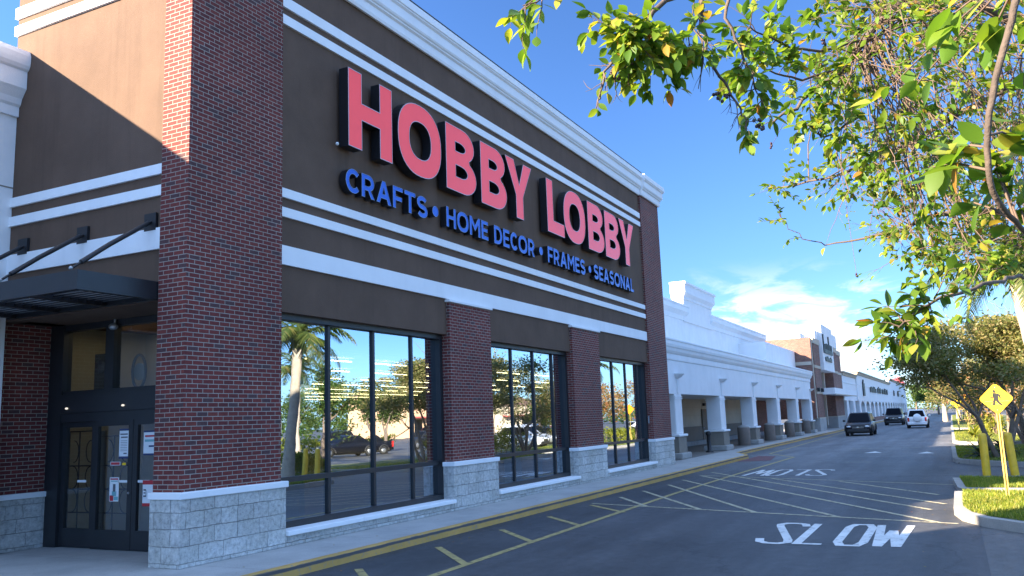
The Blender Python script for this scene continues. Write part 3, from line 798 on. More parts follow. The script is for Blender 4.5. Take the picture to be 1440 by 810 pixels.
# interior of the shop: floor, ceiling, walls, rows of tubes
b=MB(); b.box(10.2,68,10.35,58,.10,.155); b.build('interior_floor',M['interior_floor'],ST)
b=MB(); b.box(10.02,34,10.30,14.5,4.75,4.9); b.box(9.25,68,14.5,58,4.75,4.9); b.build('interior_ceiling',M['interior_white'],ST)
b=MB(); b.box(9.0,68,58,58.2,0,8.3); b.box(68,68.2,14.5,58,0,8.3); b.box(9.0,9.2,14.76,58,0,8.35); b.box(9.2,68,14.76,58,8.1,8.3); b.box(33.6,34,10.3,14.5,0,4.9); b.build('interior_wall',M['interior_white'],ST)
for y in (21.5,25.4,29.4,33.6,37.8,42.4,47,51.7):
    xa=1.10*y; xb=min(2.4*y,65.0)
    for i in range(12):
        x=xa+(xb-xa)*(i+.2+.12*((i*7)%5))/12.6; b=MB(); b.box(x,x+1.3*(.7+.3*y/25),y,y+.07,4.60,4.64)
        b.build('ceiling_tube',M['tube'],ST)
# low display boards standing just inside the second window
for k,(x,w,h) in enumerate(((19.6,1.0,.78),(21.35,.95,.82),(23.0,.4,.7))):
    t=thing('display_board',(x,10.9,.155),['white display board inside the second window, wide one at its left','white display board inside the second window, in its middle','narrow white display board inside the second window at its right'][k],'board')
    b=MB(); b.box(x-w/2,x+w/2,10.88,10.92,.2,.155+h); b.build('panel',M['white_metal'],t)
    b=MB(); b.box(x-w/2+.05,x-w/2+.1,10.8,11.0,.156,.2); b.box(x+w/2-.1,x+w/2-.05,10.8,11.0,.156,.2); b.build('foot',M['black'],t)
# ornamental iron rack behind the door glass
t=thing('iron_garden_rack',(10.3,13.3,.155),'black iron garden rack with curved tracery seen through the door glass','rack')
b=MB()
def bar(p,q,r=.012): b.tube([p,q],[r,r],5)
for x,y0,y1,z in ((10.28,13.42,14.12,2.1),(10.28,12.45,13.30,2.0)):
    for y in (y0,y1,(y0+y1)/2+.08): bar((x,y,.16),(x,y,z))
    for zz in (.7,1.1,1.5,z): bar((x,y0,zz),(x,y1,zz))
    for zz in (.9,1.3,1.75):
        for s_ in (-1,1):
            c=(y0+y1)/2+s_*.22
            pts=[(x,c-s_*.12*math.cos(a),zz+.19*math.sin(a)) for a in [i*math.pi/8-math.pi/2 for i in range(9)]]
            b.tube(pts,[.009]*9,5)
b.build('rack_frame',M['black'],t)
b=MB(); b.box(10.36,10.40,13.3,13.55,.4,2.1); b.build('panel',M['interior_dark'],t)
# things displayed in the upper door windows
t=thing('clock_frame',(10.3,13.4,2.8),'dark wall clock frame behind the upper left door window','frame')
b=MB(); b.box(10.30,10.34,13.22,13.56,2.80,3.45); b.build('plaque',M['interior_dark'],t)
b=MB(); b.lathe([(.0,-.01),(.13,-.01),(.13,.01),(0,.01)],(10.285,13.39,3.22),14,0,True,'x'); b.build('dial',M['ink'],t)
t=thing('oval_mirror',(10.3,12.4,2.8),'grey oval framed ornament behind the upper right door window','mirror')
b=MB(); vs=[(10.3,12.42+.16*math.cos(a),3.08+.29*math.sin(a)) for a in [i*math.pi/10 for i in range(21)]]
b.tube(vs,[.025]*21,6); b.build('oval_rim',M['interior_dark'],t)
b=MB(); b.lathe([(0,0),(.15,0),(.15,.01),(0,.01)],(10.31,12.42,3.08),20,0,False,'x'); b.build('centre_disc',M['grey_metal'],t)

# ------------------------------------------------------------------ raised letters
def arc(cx,cy,rx,ry,a0,a1,n):
    return [(cx+rx*math.cos(R(a0+(a1-a0)*i/n)),cy+ry*math.sin(R(a0+(a1-a0)*i/n))) for i in range(n+1)]
def band_poly(pts,t):
    P=[Vector(p) for p in pts]; n=len(P); l=[];r=[]
    for i in range(n):
        d=(P[min(i+1,n-1)]-P[max(i-1,0)]).normalized(); nn=Vector((-d.y,d.x))
        l.append(tuple(P[i]+nn*t/2)); r.append(tuple(P[i]-nn*t/2))
    return l+r[::-1]
def dshape(x0,x1,y0,y1,k=.55):
    """closed D: straight left edge, round right"""
    xm=x0+(x1-x0)*k; ry=(y1-y0)/2
    return [(x0,y0)]+arc(xm,(y0+y1)/2,x1-xm,ry,-90,90,14)+[(x0,y1)]
def glyph(ch,w,t):
    h=t/2
    if ch=='H': return [[(0,0),(t,0),(t,.5-h*.82),(w-t,.5-h*.82),(w-t,0),(w,0),(w,1),(w-t,1),(w-t,.5+h*.82),(t,.5+h*.82),(t,1),(0,1)]]
    if ch=='O':
        e=2.35
        def se(cx,cy,rx,ry,n=40):
            o=[]
            for i in range(n):
                a=2*math.pi*i/n; c,s_=math.cos(a),math.sin(a)
                o.append((cx+rx*math.copysign(abs(c)**(2/e),c),cy+ry*math.copysign(abs(s_)**(2/e),s_)))
            return o
        return [se(w/2,.5,w/2,.515),se(w/2,.5,w/2-t,.515-t*.93)]
    if ch=='B':
        m=.53
        up=arc(w*.56,.755,w*.385,.245,90,-58,10); lo=arc(w*.56,.27,w*.44,.27,60,-90,12)
        return [[(0,0),(0,1)]+up+lo, dshape(t,w*.93-t*.94,m+t*.36,1-t*.86,.45)[::-1], dshape(t,w-t*.98,t*.86,m-t*.44,.45)[::-1]]
    if ch=='Y': return [[(w/2-h,0),(w/2+h,0),(w/2+h,.40),(w,1),(w-t*1.16,1),(w/2,.595),(t*1.16,1),(0,1),(w/2-h,.40)]]
    if ch=='L': return [[(0,0),(w,0),(w,t*.9),(t,t*.9),(t,1),(0,1)]]
    if ch=='F': return [[(0,0),(t,0),(t,.36),(w*.90,.36),(w*.90,.36+t*.88),(t,.36+t*.88),(t,1-t*.88),(w,1-t*.88),(w,1),(0,1)]]
    if ch=='E': return [[(0,0),(w,0),(w,t*.88),(t,t*.88),(t,.5-t*.42),(w*.9,.5-t*.42),(w*.9,.5+t*.42),(t,.5+t*.42),(t,1-t*.88),(w,1-t*.88),(w,1),(0,1)]]
    if ch=='T': return [[(w/2-h,0),(w/2+h,0),(w/2+h,1-t*.9),(w,1-t*.9),(w,1),(0,1),(0,1-t*.9),(w/2-h,1-t*.9)]]
    if ch=='A':
        u=t*1.08
        return [[(0,0),(u,0),(w*.5*.46+.0,.22) if False else (u+.22*(w/2-h*.9)*.95,.22),(w-u-.22*(w/2-h*.9)*.95,.22),(w-u,0),(w,0),(w/2+h*1.05,1),(w/2-h*1.05,1)],[(w/2-.10*w-.0,.42),(w/2,.74),(w/2+.10*w,.42)]]
    if ch=='M': return [[(0,0),(t,0),(t,.66),(w/2,.26),(w-t,.66),(w-t,0),(w,0),(w,1),(w-t*.95,1),(w/2,.56),(t*.95,1),(0,1)]]
    if ch=='N': return [[(0,0),(t,0),(t,.64),(w-t,0),(w,0),(w,1),(w-t,1),(w-t,.38),(t*.95,1),(0,1)]]
    if ch=='D': return [dshape(0,w,0,1,.42),dshape(t,w-t,t*.9,1-t*.9,.40)[::-1]]
    if ch=='R':
        up=arc(w*.54,.66,w*.42,.34,90,-70,12)
        return [[(0,0),(0,1)]+up+[(w,0),(w-t*1.2,0),(w*.50,.31),(t,.31),(t,0)], dshape(t,w*.96-t,.31+t*.9,1-t*.9,.45)[::-1]]
    if ch=='C': return [band_poly(arc(w*.54,.5,w*.54-h,.515-h,42,318,30),t)]
    if ch=='S':
        ry=(1.03-t)/4; y1=1.015-h-ry; y0=-.015+h+ry; rx=(w-t)/2
        return [band_poly(arc(w/2,y1,rx*.98,ry,28,270,18)+arc(w/2,y0,rx,ry,90,-152,18)[1:],t)]
    if ch=='.': return [arc(w/2,.52,w/2,w/2,0,360,16)[:-1]]
def letter(ch,x,w,z,h,y,depth,t,mats,parent,name):
    loops=glyph(ch,w/h,t/h)
    loops=[[(x+px*h,z+pz*h) for px,pz in lp] for lp in loops]
    b=MB()
    tri=tessellate_polygon([[Vector((p[0],p[1],0)) for p in lp] for lp in loops])
    flat=[p for lp in loops for p in lp]
    n=len(flat)
    vs=[(p[0],y,p[1]) for p in flat]+[(p[0],y+depth,p[1]) for p in flat]
    fr=[]
    for q in tri:
        a0,b0,c0=[flat[i] for i in q]
        q=tuple(q)
        if (b0[0]-a0[0])*(c0[1]-a0[1])-(b0[1]-a0[1])*(c0[0]-a0[0])<0: q=q[::-1]
        fr.append(q)
    b.add(vs,fr,0); b.add(vs,[tuple(i+n for i in q[::-1]) for q in fr],1)
    o=0
    for lp in loops:
        k=len(lp)
        b.add(vs,[(o+i,o+(i+1)%k,o+(i+1)%k+n,o+i+n) for i in range(k)],1)
        o+=k
    # thin trim cap round every edge of the face
    tw_=.016 if h>1 else .008; o=0
    for li,lp in enumerate(loops):
        k=len(lp); ar=sum(lp[i][0]*lp[(i+1)%k][1]-lp[(i+1)%k][0]*lp[i][1] for i in range(k))
        sg=(1 if ar>0 else -1)*(1 if li==0 else -1); inn=[]
        for i in range(k):
            a_=Vector(lp[i-1]);p=Vector(lp[i]);c_=Vector(lp[(i+1)%k]); d0=(p-a_);d1=(c_-p)
            if d0.length<1e-6 or d1.length<1e-6: inn.append(tuple(p)); continue
            d0.normalize();d1.normalize(); n0=Vector((-d0.y,d0.x))*sg;n1_=Vector((-d1.y,d1.x))*sg; m_=n0+n1_
            m_=m_.normalized() if m_.length>.1 else n0
            inn.append(tuple(p+m_*tw_/max(.45,m_.dot(n0))))
        b.add([(p[0],y-.006,p[1]) for p in lp]+[(p[0],y-.006,p[1]) for p in inn],[(i,(i+1)%k,k+(i+1)%k,k+i) for i in range(k)],2)
        b.add([(p[0],y-.006,p[1]) for p in lp]+[(p[0],y+.004,p[1]) for p in lp],[(i,(i+1)%k,k+(i+1)%k,k+i) for i in range(k)],2)
    return b.build(name,mats,parent)
SG=thing('store_name_sign',(12.4,9.6,7.2),'large raised coral red letters with black sides reading HOBBY LOBBY on the brown wall','sign')
k=9.58/9.47
zb=2+(7.16-2)*k; zt=2+(8.69-2)*k; hh=zt-zb
big=[('H',12.32,13.73),('O',13.94,15.60),('B',15.81,17.16),('B',17.40,18.73),('Y',18.70,20.23),('L',21.18,22.34),('O',22.34,23.98),('B',24.21,25.58),('B',25.69,27.05),('Y',27.04,28.57)]
for ch,xa,xb in big:
    letter(ch,xa*k,(xb-xa)*k,zb,hh,9.58,.21,.415*k,[M['red_face'],M['letter_side'],M['letter_trim']],SG,'letter')
b=MB(); b.sphere((12.36,9.76,zb+.03),.035,8); b.build('drain_cap',M['white_metal'],SG)
TG=thing('trade_line_sign',(12.4,9.7,6.4),'row of small raised blue letters reading CRAFTS, HOME DECOR, FRAMES, SEASONAL under the red name','sign')
k2=9.68/9.6
z0=2+(6.335-2)*k2; h0=.455*k2
WD={'C':.36,'R':.35,'A':.42,'F':.30,'T':.34,'S':.345,'H':.37,'O':.46,'M':.45,'E':.30,'D':.38,'N':.38,'L':.27,' ':.17,'.':.15}
def word(txt,xa,xb):
    gap=.055; tot=sum(WD[c] for c in txt)+gap*(len(txt)-1); s_=(xb-xa)/tot; x=xa
    for c in txt:
        if c!=' ': letter(c,x*k2,WD[c]*s_*k2,z0,h0,9.68,.15,.098,[M['blue_face'],M['letter_side'],M['letter_trim_blue']],TG,'letter' if c!='.' else 'dot')
        x+=(WD[c]+gap)*s_
word('CRAFTS',12.40,15.20); word('HOME DECOR',15.98,20.53); word('FRAMES',21.39,24.14); word('SEASONAL',24.86,28.64)
word('.',15.40,15.64); word('.',20.83,21.06); word('.',24.41,24.63)

# ------------------------------------------------------------------ white store on the left
LB=thing('white_store_building',(0,14.05,0),'plain white stucco store with a heavy moulded cornice, adjoining the entrance canopy','store')
b=MB(); b.box(-22,8.945,14.05,14.45,.0,7.9); b.box(-22,8.9,14.45,30,7.6,7.9)
b.box(-22,-2.2,14.0,14.45,7.9,10.75); b.build('wall',M['white_stucco'],LB)
profL=[(.0,7.55),(.05,7.55),(.05,7.72),(.09,7.76),(.12,7.86),(.20,7.98),(.23,8.02),(.23,8.33),(.27,8.36),(.30,8.42),(.31,8.5),(.31,8.60),(.28,8.69),(-.4,8.69)]
b=MB(); cornice(b,profL,[(-2.2,14.05,0,-1),(8.945,14.05,0,-1)]); b.box(-2.2,8.94,14.05,14.45,7.9,8.68); b.build('cornice',M['white_trim'],LB)
b=MB(); b.box(-3.3,8.94,14.042,14.05,6.27,6.29); b.build('joint',M['taupe'],LB)
# ------------------------------------------------------------------ white arcade building
AR=thing('arcade_building',(55,10.6,0),'white building with an arcade of thick columns between brown store and brick tower','store')
YA=10.6
b=MB(); b.box(32.75,76.6,YA,YA+.35,2.92,4.62); b.build('fascia_wall',M['white_stucco'],AR)
b=MB(); b.box(32.75,76.6,YA+.35,14.5,2.98,3.1); b.build('arcade_ceiling',M['white_stucco'],AR)
pa=[(0,4.35),(.04,4.38),(.05,4.44),(.05,4.62),(.10,4.66),(.16,4.74),(.20,4.86),(.24,4.90),(.27,5.0),(.27,5.14),(.30,5.17),(.30,5.24),(.26,5.27),(-3.2,5.40)]
b=MB(); cornice(b,pa,[(32.75,YA,0,-1),(76.6,YA,0,-1),(76.6,13.6,1,0)]); b.build('arcade_cornice',M['white_trim'],AR)
# set back upper wall with its raised pediment
b=MB(); b.box(32.75,76.0,13.98,14.4,5.2,7.9); b.build('upper_wall',M['white_stucco'],AR)
pu=[(0,7.62),(.05,7.65),(.06,7.9),(.12,7.98),(.22,8.10),(.26,8.14),(.26,8.40),(.30,8.44),(.30,8.52),(.26,8.55),(-.4,8.55)]
b=MB(); cornice(b,pu,[(32.75,13.98,0,-1),(51.2,13.98,0,-1),(51.2,14.3,1,0)]); cornice(b,pu,[(57.0,14.3,-1,0),(57.0,13.98,0,-1),(75.6,13.98,0,-1),(75.6,14.3,1,0)]); b.build('upper_cornice',M['white_trim'],AR)
b=MB(); b.box(50.6,57.5,13.9,14.6,7.6,9.1); 
pd=[(0,8.95),(.05,8.98),(.06,9.12),(.14,9.22),(.20,9.30),(.22,9.34),(.22,9.80),(.30,9.86),(.30,9.96),(.26,10.0),(-.4,10.0)]
b.build('pediment',M['white_stucco'],AR)
b=MB(); cornice(b,pd,[(50.6,14.6,-1,0),(50.6,13.9,-1,-1),(57.5,13.9,1,-1),(57.5,14.6,1,0)]); b.box(50.7,57.4,13.95,14.55,9.1,9.98); b.build('pediment_cornice',M['white_trim'],AR)
b=MB(); b.box(65.5,78.95,12.0,12.4,5.0,7.2); b.box(65.5,65.9,12.4,14.0,5.0,7.2); b.build('raised_wall',M['white_stucco'],AR)
# back wall of the arcade
b=MB(); b.box(32.75,79,14.5,14.7,1.28,5.2); b.build('back_wall',M['cream'],AR)
b=MB(); b.box(32.75,79,14.44,14.7,.15,1.28); b.build('wainscot',M['taupe'],AR)
for z in (1.95,2.45):
    b=MB(); b.box(32.75,68,14.485,14.5,z,z+.025); b.build('joint',M['beige'],AR)
b=MB(); b.box(67.5,79,14.3,14.5,.15,3.0); b.build('brick_infill',M['brick_far'],AR)
b=MB(); b.box(55.2,56.35,14.40,14.44,.15,2.35); dr=b.build('door',M['taupe'],AR)
b=MB(); b.sphere((55.3,14.37,1.15),.05,8); b.build('handle',M['grey_metal'],dr)
b=MB(); b.box(55.6,56.0,14.3,14.44,2.55,2.72); b.build('door_lamp',M['dark_metal'],AR)
b=MB(); b.box(33,79,14.2,14.44,.15,.42); b.build('base_course',M['conc'],AR)
for k in range(6):
    xr=37.25+8.05*k; xl=xr-1.05
    if k==5: xr=76.6; xl=75.55
    b=MB(); b.box(xl,xr,YA-.015,YA+.72,1.20,2.92); c=b.build('column',M['white_stucco'],AR,bevel=.04)
    b=MB(); b.box(xl-.08,xr+.08,YA-.10,YA+.80,.42,1.10); b.build('column_base',M['taupe'],c)
    b=MB(); b.box(xl-.15,xr+.15,YA-.17,YA+.87,1.10,1.20); b.build('column_ledge',M['white_trim'],c,bevel=.03)
    b=MB(); b.box(xl-.22,xr+.22,YA-.26,YA+.95,.15,.42); b.build('column_foot',M['conc'],c,bevel=.05)
    for z in (2.70,2.78):
        b=MB(); b.box(xl-.03,xr+.03,YA-.045,YA+.74,z,z+.035); b.build('column_ring',M['white_trim'],c)
    # half dish lamp on the fascia over each column, on a slim pilaster strip
    xm=(xl+xr)/2
    b=MB(); b.box(xm-.10,xm+.10,YA-.05,YA,2.93,3.62); ps=b.build('pilaster_strip',M['white_stucco'],AR)
    b=MB(); b.lathe([(.02,3.58),(.16,3.62),(.33,3.76),(.36,3.80),(.0,3.79)],(xm,YA-.02,0),14); b.build('dish_lamp',M['white_metal'],ps)
    # ground storey piece between this column and the next stays open
# concrete litter drums in front of the columns
LABD=['brown aggregate drum bin beside the second column of the white arcade','brown aggregate drum bin beside the third open column of the arcade','brown aggregate drum bin beside the fourth open column, before the brick bay','brown aggregate drum bin nearest the brick tower']
for k,x in enumerate((51.0,58.9,66.7,74.8)):
    t=thing('drum_bin',(x,10.95,.15),LABD[k],'bin','drum bins in front of the arcade columns')
    b=MB(); b.lathe([(.0,.15),(.33,.15),(.35,.19),(.36,1.14),(.34,1.18),(.0,1.18)],(x,10.95,0),20); b.build('drum',M['aggregate'],t)
    b=MB(); b.lathe([(.33,1.18),(.30,1.25),(.14,1.31),(.0,1.32)],(x,10.95,0),20); b.build('lid',M['conc'],t)
t=thing('ash_urn',(42.7,10.9,.15),'slim black ash urn standing beside the first arcade column','ash urn')
b=MB(); b.lathe([(0,.15),(.20,.15),(.20,.19),(.10,.24),(.095,.95),(.11,1.0)],(42.7,10.9,0),16); b.build('stand',M['black'],t)
b=MB(); b.lathe([(.12,.98),(.14,1.06),(.10,1.16),(0,1.18)],(42.7,10.9,0),16); b.build('cap',M['black'],t)

# ------------------------------------------------------------------ brick tower store
TW=thing('brick_tower_store',(90,10.6,0),'tall brown brick storefront with a white sign panel beyond the white arcade','store')
YT=10.6
def bx(name,mat,*a,**k):
    b=MB(); b.box(*a); return b.build(name,mat,k.get('parent',TW))
bx('side_wall',M['brick_far'],79.0,79.4,YT+.02,14.6,1.3,8.35)
bx('side_band',M['beige'],78.96,79.0,YT+.05,14.6,5.95,6.25)
def pier(x0,x1,y0,top,cap=True):
    p=bx('brick_pier',M['brick_far'],x0,x1,y0,y0+1.2,1.35,top)
    bx('stone_base',M['conc'],x0-.08,x1+.08,y0-.08,y0+1.2,.15,1.25,parent=p); bx('ledge',M['beige'],x0-.1,x1+.1,y0-.1,y0+1.2,1.25,1.35,parent=p)
    if cap: bx('pier_cap',M['beige'],x0-.06,x1+.06,y0-.06,y0+1.2,top,top+.5,parent=p)
    bx('pier_band',M['beige'],x0-.04,x1+.04,y0-.04,y0+.4,5.75,6.0,parent=p); bx('pier_band',M['beige'],x0-.04,x1+.04,y0-.04,y0+.4,3.45,3.75,parent=p)
    return p
bx('quoin_strip',M['beige'],79.42,80.3,YT+.06,YT+.9,1.3,8.3)
pier(80.3,84.4,YT,7.95)
pier(93.6,97.6,YT,7.95)
pier(98.8,103,YT+.2,7.9)
bx('recess_wall',M['brick_far'],84.4,93.6,YT+.8,YT+1.2,3.6,6.0)
for x in (86.2,91.0): bx('recess_strip',M['beige'],x,x+.5,YT+.6,YT+.8,.5,5.8)
bx('lower_wall',M['brick_far'],84.4,93.6,YT+.9,YT+1.2,.5,3.6)
bx('rear_wall',M['brick_far'],84.4,103,12.0,12.4,.15,7.9); bx('flank_wall',M['brick_far'],102.6,103,10.9,14.4,.15,7.9)
bx('upper_wall',M['brick_far'],97.6,98.8,YT+.5,YT+1.2,.5,7.9)
b=MB(); b.prism([(84.9,5.72),(93.0,5.72),(93.0,10.05),(84.9,10.05)],'y',YT-.25,YT+.9); b.build('sign_panel',M['white_stucco'],TW)
bx('white_return',M['white_stucco'],83.0,84.9,YT+.1,YT+1.4,8.5,9.4)
bx('white_upper',M['white_stucco'],93.0,99.3,YT+.05,YT+1.4,8.46,9.85)
bx('side_tower',M['white_stucco'],79.5,84,YT+.9,YT+2.5,8.35,8.9)
cp=bx('canopy',M['white_trim'],84.0,104.2,9.5,YT,3.42,4.0)
bx('canopy_edge',M['beige'],84.0,104.2,9.44,9.5,3.36,3.46,parent=cp)
for x in (79.9,82.3,94.5,103.5):
    bx('wall_lamp',M['dark_metal'],x,x+.35,YT-.35,YT-.1,3.62,3.95)
# dark unreadable sign strokes on the panel
rs=random.Random(5)
SS=thing('tower_store_sign',(89,YT-.3,7),'dark script lettering on the white panel of the brick tower store','sign')
x=85.4
for i in range(7):
    h=rs.uniform(.55,1.0) if i not in (0,4) else 1.75; w=rs.uniform(.55,.8)
    bx('letter',M['far_sign'],x,x+w*.45,YT-.36,YT-.252,7.35+.0*i,7.35+h,parent=SS)
    bx('letter_stroke',M['far_sign'],x+w*.45,x+w,YT-.36,YT-.252,7.35,7.35+.38,parent=SS); x+=w+.28
x=86.2
for i in range(9):
    w=rs.uniform(.3,.5); bx('letter',M['far_sign'],x,x+w,YT-.36,YT-.252,6.62,6.62+rs.uniform(.3,.5),parent=SS); x+=w+.14

# ------------------------------------------------------------------ long white strip of shops
LS=thing('strip_mall_building',(170,10.6,0),'long white strip of small shops with a tan cornice far down the street','shops')
def seg(x0,x1,top,y=YA):
    b=MB(); b.box(x0,x1,y,y+.5,3.0,top-.25); b.build('fascia_wall',M['white_stucco'],LS)
    b=MB(); cornice(b,[(0,top-.45),(.12,top-.4),(.18,top-.2),(.32,top-.1),(.32,top),(-.5,top)],[(x0,y+.5,-1,0),(x0,y,-1,-1),(x1,y,1,-1),(x1,y+.5,1,0)]); b.build('cornice',M['tan_cornice'],LS)
    b=MB(); b.box(x0,x1,y-.05,y,5.0,5.15); b.build('moulding',M['white_trim'],LS)
seg(103.2,118,6.25,YA+.2); seg(118,181.9,6.75); seg(182,242,7.65)
b=MB(); b.box(103.2,242,14.2,14.6,.15,6.0); b.build('back_wall',M['cream'],LS)
b=MB(); b.box(103.2,242,YA+.5,14.2,3.1,3.2); b.build('arcade_ceiling',M['white_stucco'],LS)
x=104.0; k=0
while x<241:
    b=MB(); b.box(x,x+2.2,YA+.02,YA+.9,.15,3.0); b.build('column',M['white_stucco'],LS)
    if k>1:
        b=MB(); pts=[(x+2.2,3.0),(x+2.2,2.3)]+[(x+2.2+2.65-2.65*math.cos(a),2.3+.68*math.sin(a)) for a in [i*math.pi/10 for i in range(1,10)]]+[(x+7.5,2.3),(x+7.5,3.0)]
        b.prism(pts,'y',YA+.03,YA+.45); b.build('arch',M['white_stucco'],LS)
    x+=7.5; k+=1
b=MB(); b.box(238,244,YA-.1,YA+.6,.15,7.3); b.build('end_pier',M['white_stucco'],LS)
SM=[(124.5,2.6,2.3),(136,2.4,.9),(139,2.6,.85),(142.2,2.7,.9),(145.5,1.6,.8),(150,3,1.1),(154,3.2,1.0),(160,3.4,1.0),(165.5,3.6,1.1),(171,2.5,1.0),(192,3,1.2),(206,5,1.2)]
SLAB=['tall dark shop sign nearest the brick tower on the white strip','first of the row of small dark letter blocks right of the tall sign','second small dark letter block of the long row on the strip','third small dark letter block of the long row on the strip','narrow fourth letter block of the long row on the strip','dark wide letter block in the middle of the strip row','second dark wide letter block in the middle of the strip row','dark letter block just before the last pair of the row','dark letter block second from the end of the first row','last small letter block under the step in the cornice','small dark sign just past the cornice step','farthest dark shop sign near the end of the strip']
for (x,w,h),lb in zip(SM,SLAB):
    t=thing('shop_sign',(x,YA-.1,4),lb,'sign','dark shop signs on the far white strip')
    z=4.35 if h<2 else 3.7
    n=max(2,int(w/.8)); cw=w/n
    for i in range(n):
        b=MB(); hh_=h*random.uniform(.7,1); b.box(x+i*cw,x+i*cw+cw*.8,YA-.16,YA-.052,z,z+hh_); b.build('letter',M['far_sign'],t)
b=MB(); b.box(239,247.5,10.8,19.5,0,7.7); t=thing('red_roof_tower',(244,15,0),'small tower with a steep red metal roof at the far end of the strip','tower')
b.build('tower_wall',M['tan_wall'],t)
b=MB(); b.add([(238.5,10.2,7.7),(248,10.2,7.7),(248,20,7.7),(238.5,20,7.7),(242,11.6,9.0),(246.5,11.6,9.9)],[(0,1,5,4),(0,4,3),(1,2,5),(2,3,4,5),(0,3,2,1)]); b.build('roof',M['red_roof'],t)
b=MB(); b.box(109,236,10.3,10.38,.15,.75); 
bx2=b.build('low_brick_wall',M['brick_far']); tag(bx2,'low dark red brick wall along the pavement of the far strip','wall')
# ------------------------------------------------------------------ pedestrian warning sign
def rdiamond(cy,cz,r,k=.09,n=5):
    pts=[]
    for q in range(4):
        a=math.pi/2*q; c=Vector((math.cos(a),math.sin(a)))*(r-k*1.414)
        for i in range(n):
            t=a-math.pi/4+math.pi/2*i/(n-1); pts.append((cy+c.x+math.cos(t)*k,cz+c.y+math.sin(t)*k))
    return pts
def warn_sign(name,loc,label,r=.315,height=2.08,face='sign_yellow',walker=True,group=None,base=.15):
    x,y,z=loc
    t=thing(name,(x,y,z),label,'sign',group)
    b=MB(); b.box(x+.0,x+.05,y-.035,y-.012,z,z+height+.1); b.box(x+.0,x+.05,y+.012,y+.035,z,z+height+.1); b.box(x+.035,x+.05,y-.012,y+.012,z,z+height+.1)
    b.build('post',M['post_yellow'],t)
    cz=z+height-.12
    b=MB(); b.prism(rdiamond(y,cz,r,.06),'x',x-.012,x-.006); p=b.build('sign_plate',M[face],t)
    b=MB(); outer=rdiamond(y,cz,r-.022,.055); inner=rdiamond(y,cz,r-.032,.052); n=len(outer)
    b.add([(x-.014,a,c) for a,c in outer]+[(x-.014,a,c) for a,c in inner],[(i,(i+1)%n,n+(i+1)%n,n+i) for i in range(n)]); b.build('border_line',M['sign_black'],p)
    if walker:
        def P(pts): return [(y+a*r*.86,cz+c*r*.86) for a,c in pts]
        b=MB(); xx=(x-.0165,x-.0125)
        b.prism(P([(.10+.105*math.cos(i*math.pi/6),.56+.115*math.sin(i*math.pi/6)) for i in range(12)]),'x',*xx)
        b.prism(P([(.22,.43),(.02,.44),(-.16,.36),(-.15,-.02),(.15,-.02),(.22,.25)]),'x',*xx)
        b.prism(P([(.20,.42),(.12,.26),(.24,.12),(.36,.17),(.41,.08),(.27,.0),(.14,.12)][::1]),'x',x-.0175,x-.0135)
        b.prism(P([(-.08,.36),(-.18,.20),(-.22,.0),(-.32,.02),(-.29,.28),(-.11,.42)]),'x',x-.0176,x-.0136)
        b.prism(P([(.14,.04),(-.03,.04),(.06,-.18),(.13,-.50),(.28,-.50),(.22,-.12)]),'x',x-.0178,x-.0138)
        b.prism(P([(.08,.04),(-.14,.04),(-.16,-.18),(-.38,-.44),(-.26,-.53),(-.0,-.22)]),'x',x-.0179,x-.0139)
        b.build('walking_figure',M['sign_black'],p)
        b=MB(); b.box(x-.014,x-.0125,y-r*.32,y+r*.32,cz-r*.335,cz-r*.325); b.box(x-.014,x-.0125,y-r*.75,y+r*.66,cz-r*.16,cz-r*.152); b.build('seam_line',M['grey_metal'],p)
        for zz in (-.72,.72):
            b=MB(); b.sphere((x-.013,y,cz+zz*r),.012,6); b.build('bolt',M['grey_metal'],p)
    return t
warn_sign('pedestrian_sign',(19.98,-.79,.15),'yellow diamond pedestrian crossing sign on a thin post in the sunlit near island',.315,2.07)
warn_sign('pedestrian_sign',(73.5,-.25,.15),'small yellow diamond sign far down the right kerb',.42,2.15,'sign_yellow',False)
warn_sign('pedestrian_sign',(62.0,-.75,.15),'small orange diamond sign seen through the branches behind the near pedestrian sign',.42,2.55,'orange',False)
for k,(x,y,tilt,lb) in enumerate(((25.25,-.59,0,'upright yellow concrete filled bollard left of the pedestrian sign'),(25.3,-1.22,.06,'leaning yellow bollard right of the pedestrian sign'))):
    t=thing('bollard',(x,y,.15),lb,'bollard','yellow bollards on the second island')
    b=MB(); b.lathe([(.098,.10),(.098,1.20),(.092,1.24),(.06,1.27),(0,1.28)],(x,y,0),18); o=b.build('post',M['yellow_paint'],t)
    b=MB(); b.lathe([(.0985,.15),(.104,.17),(.104,.20),(.0985,.21)],(x,y,0),18); b.build('scuffed_collar',M['conc'],t)
    t.rotation_euler=(tilt*-1.0,0,0)

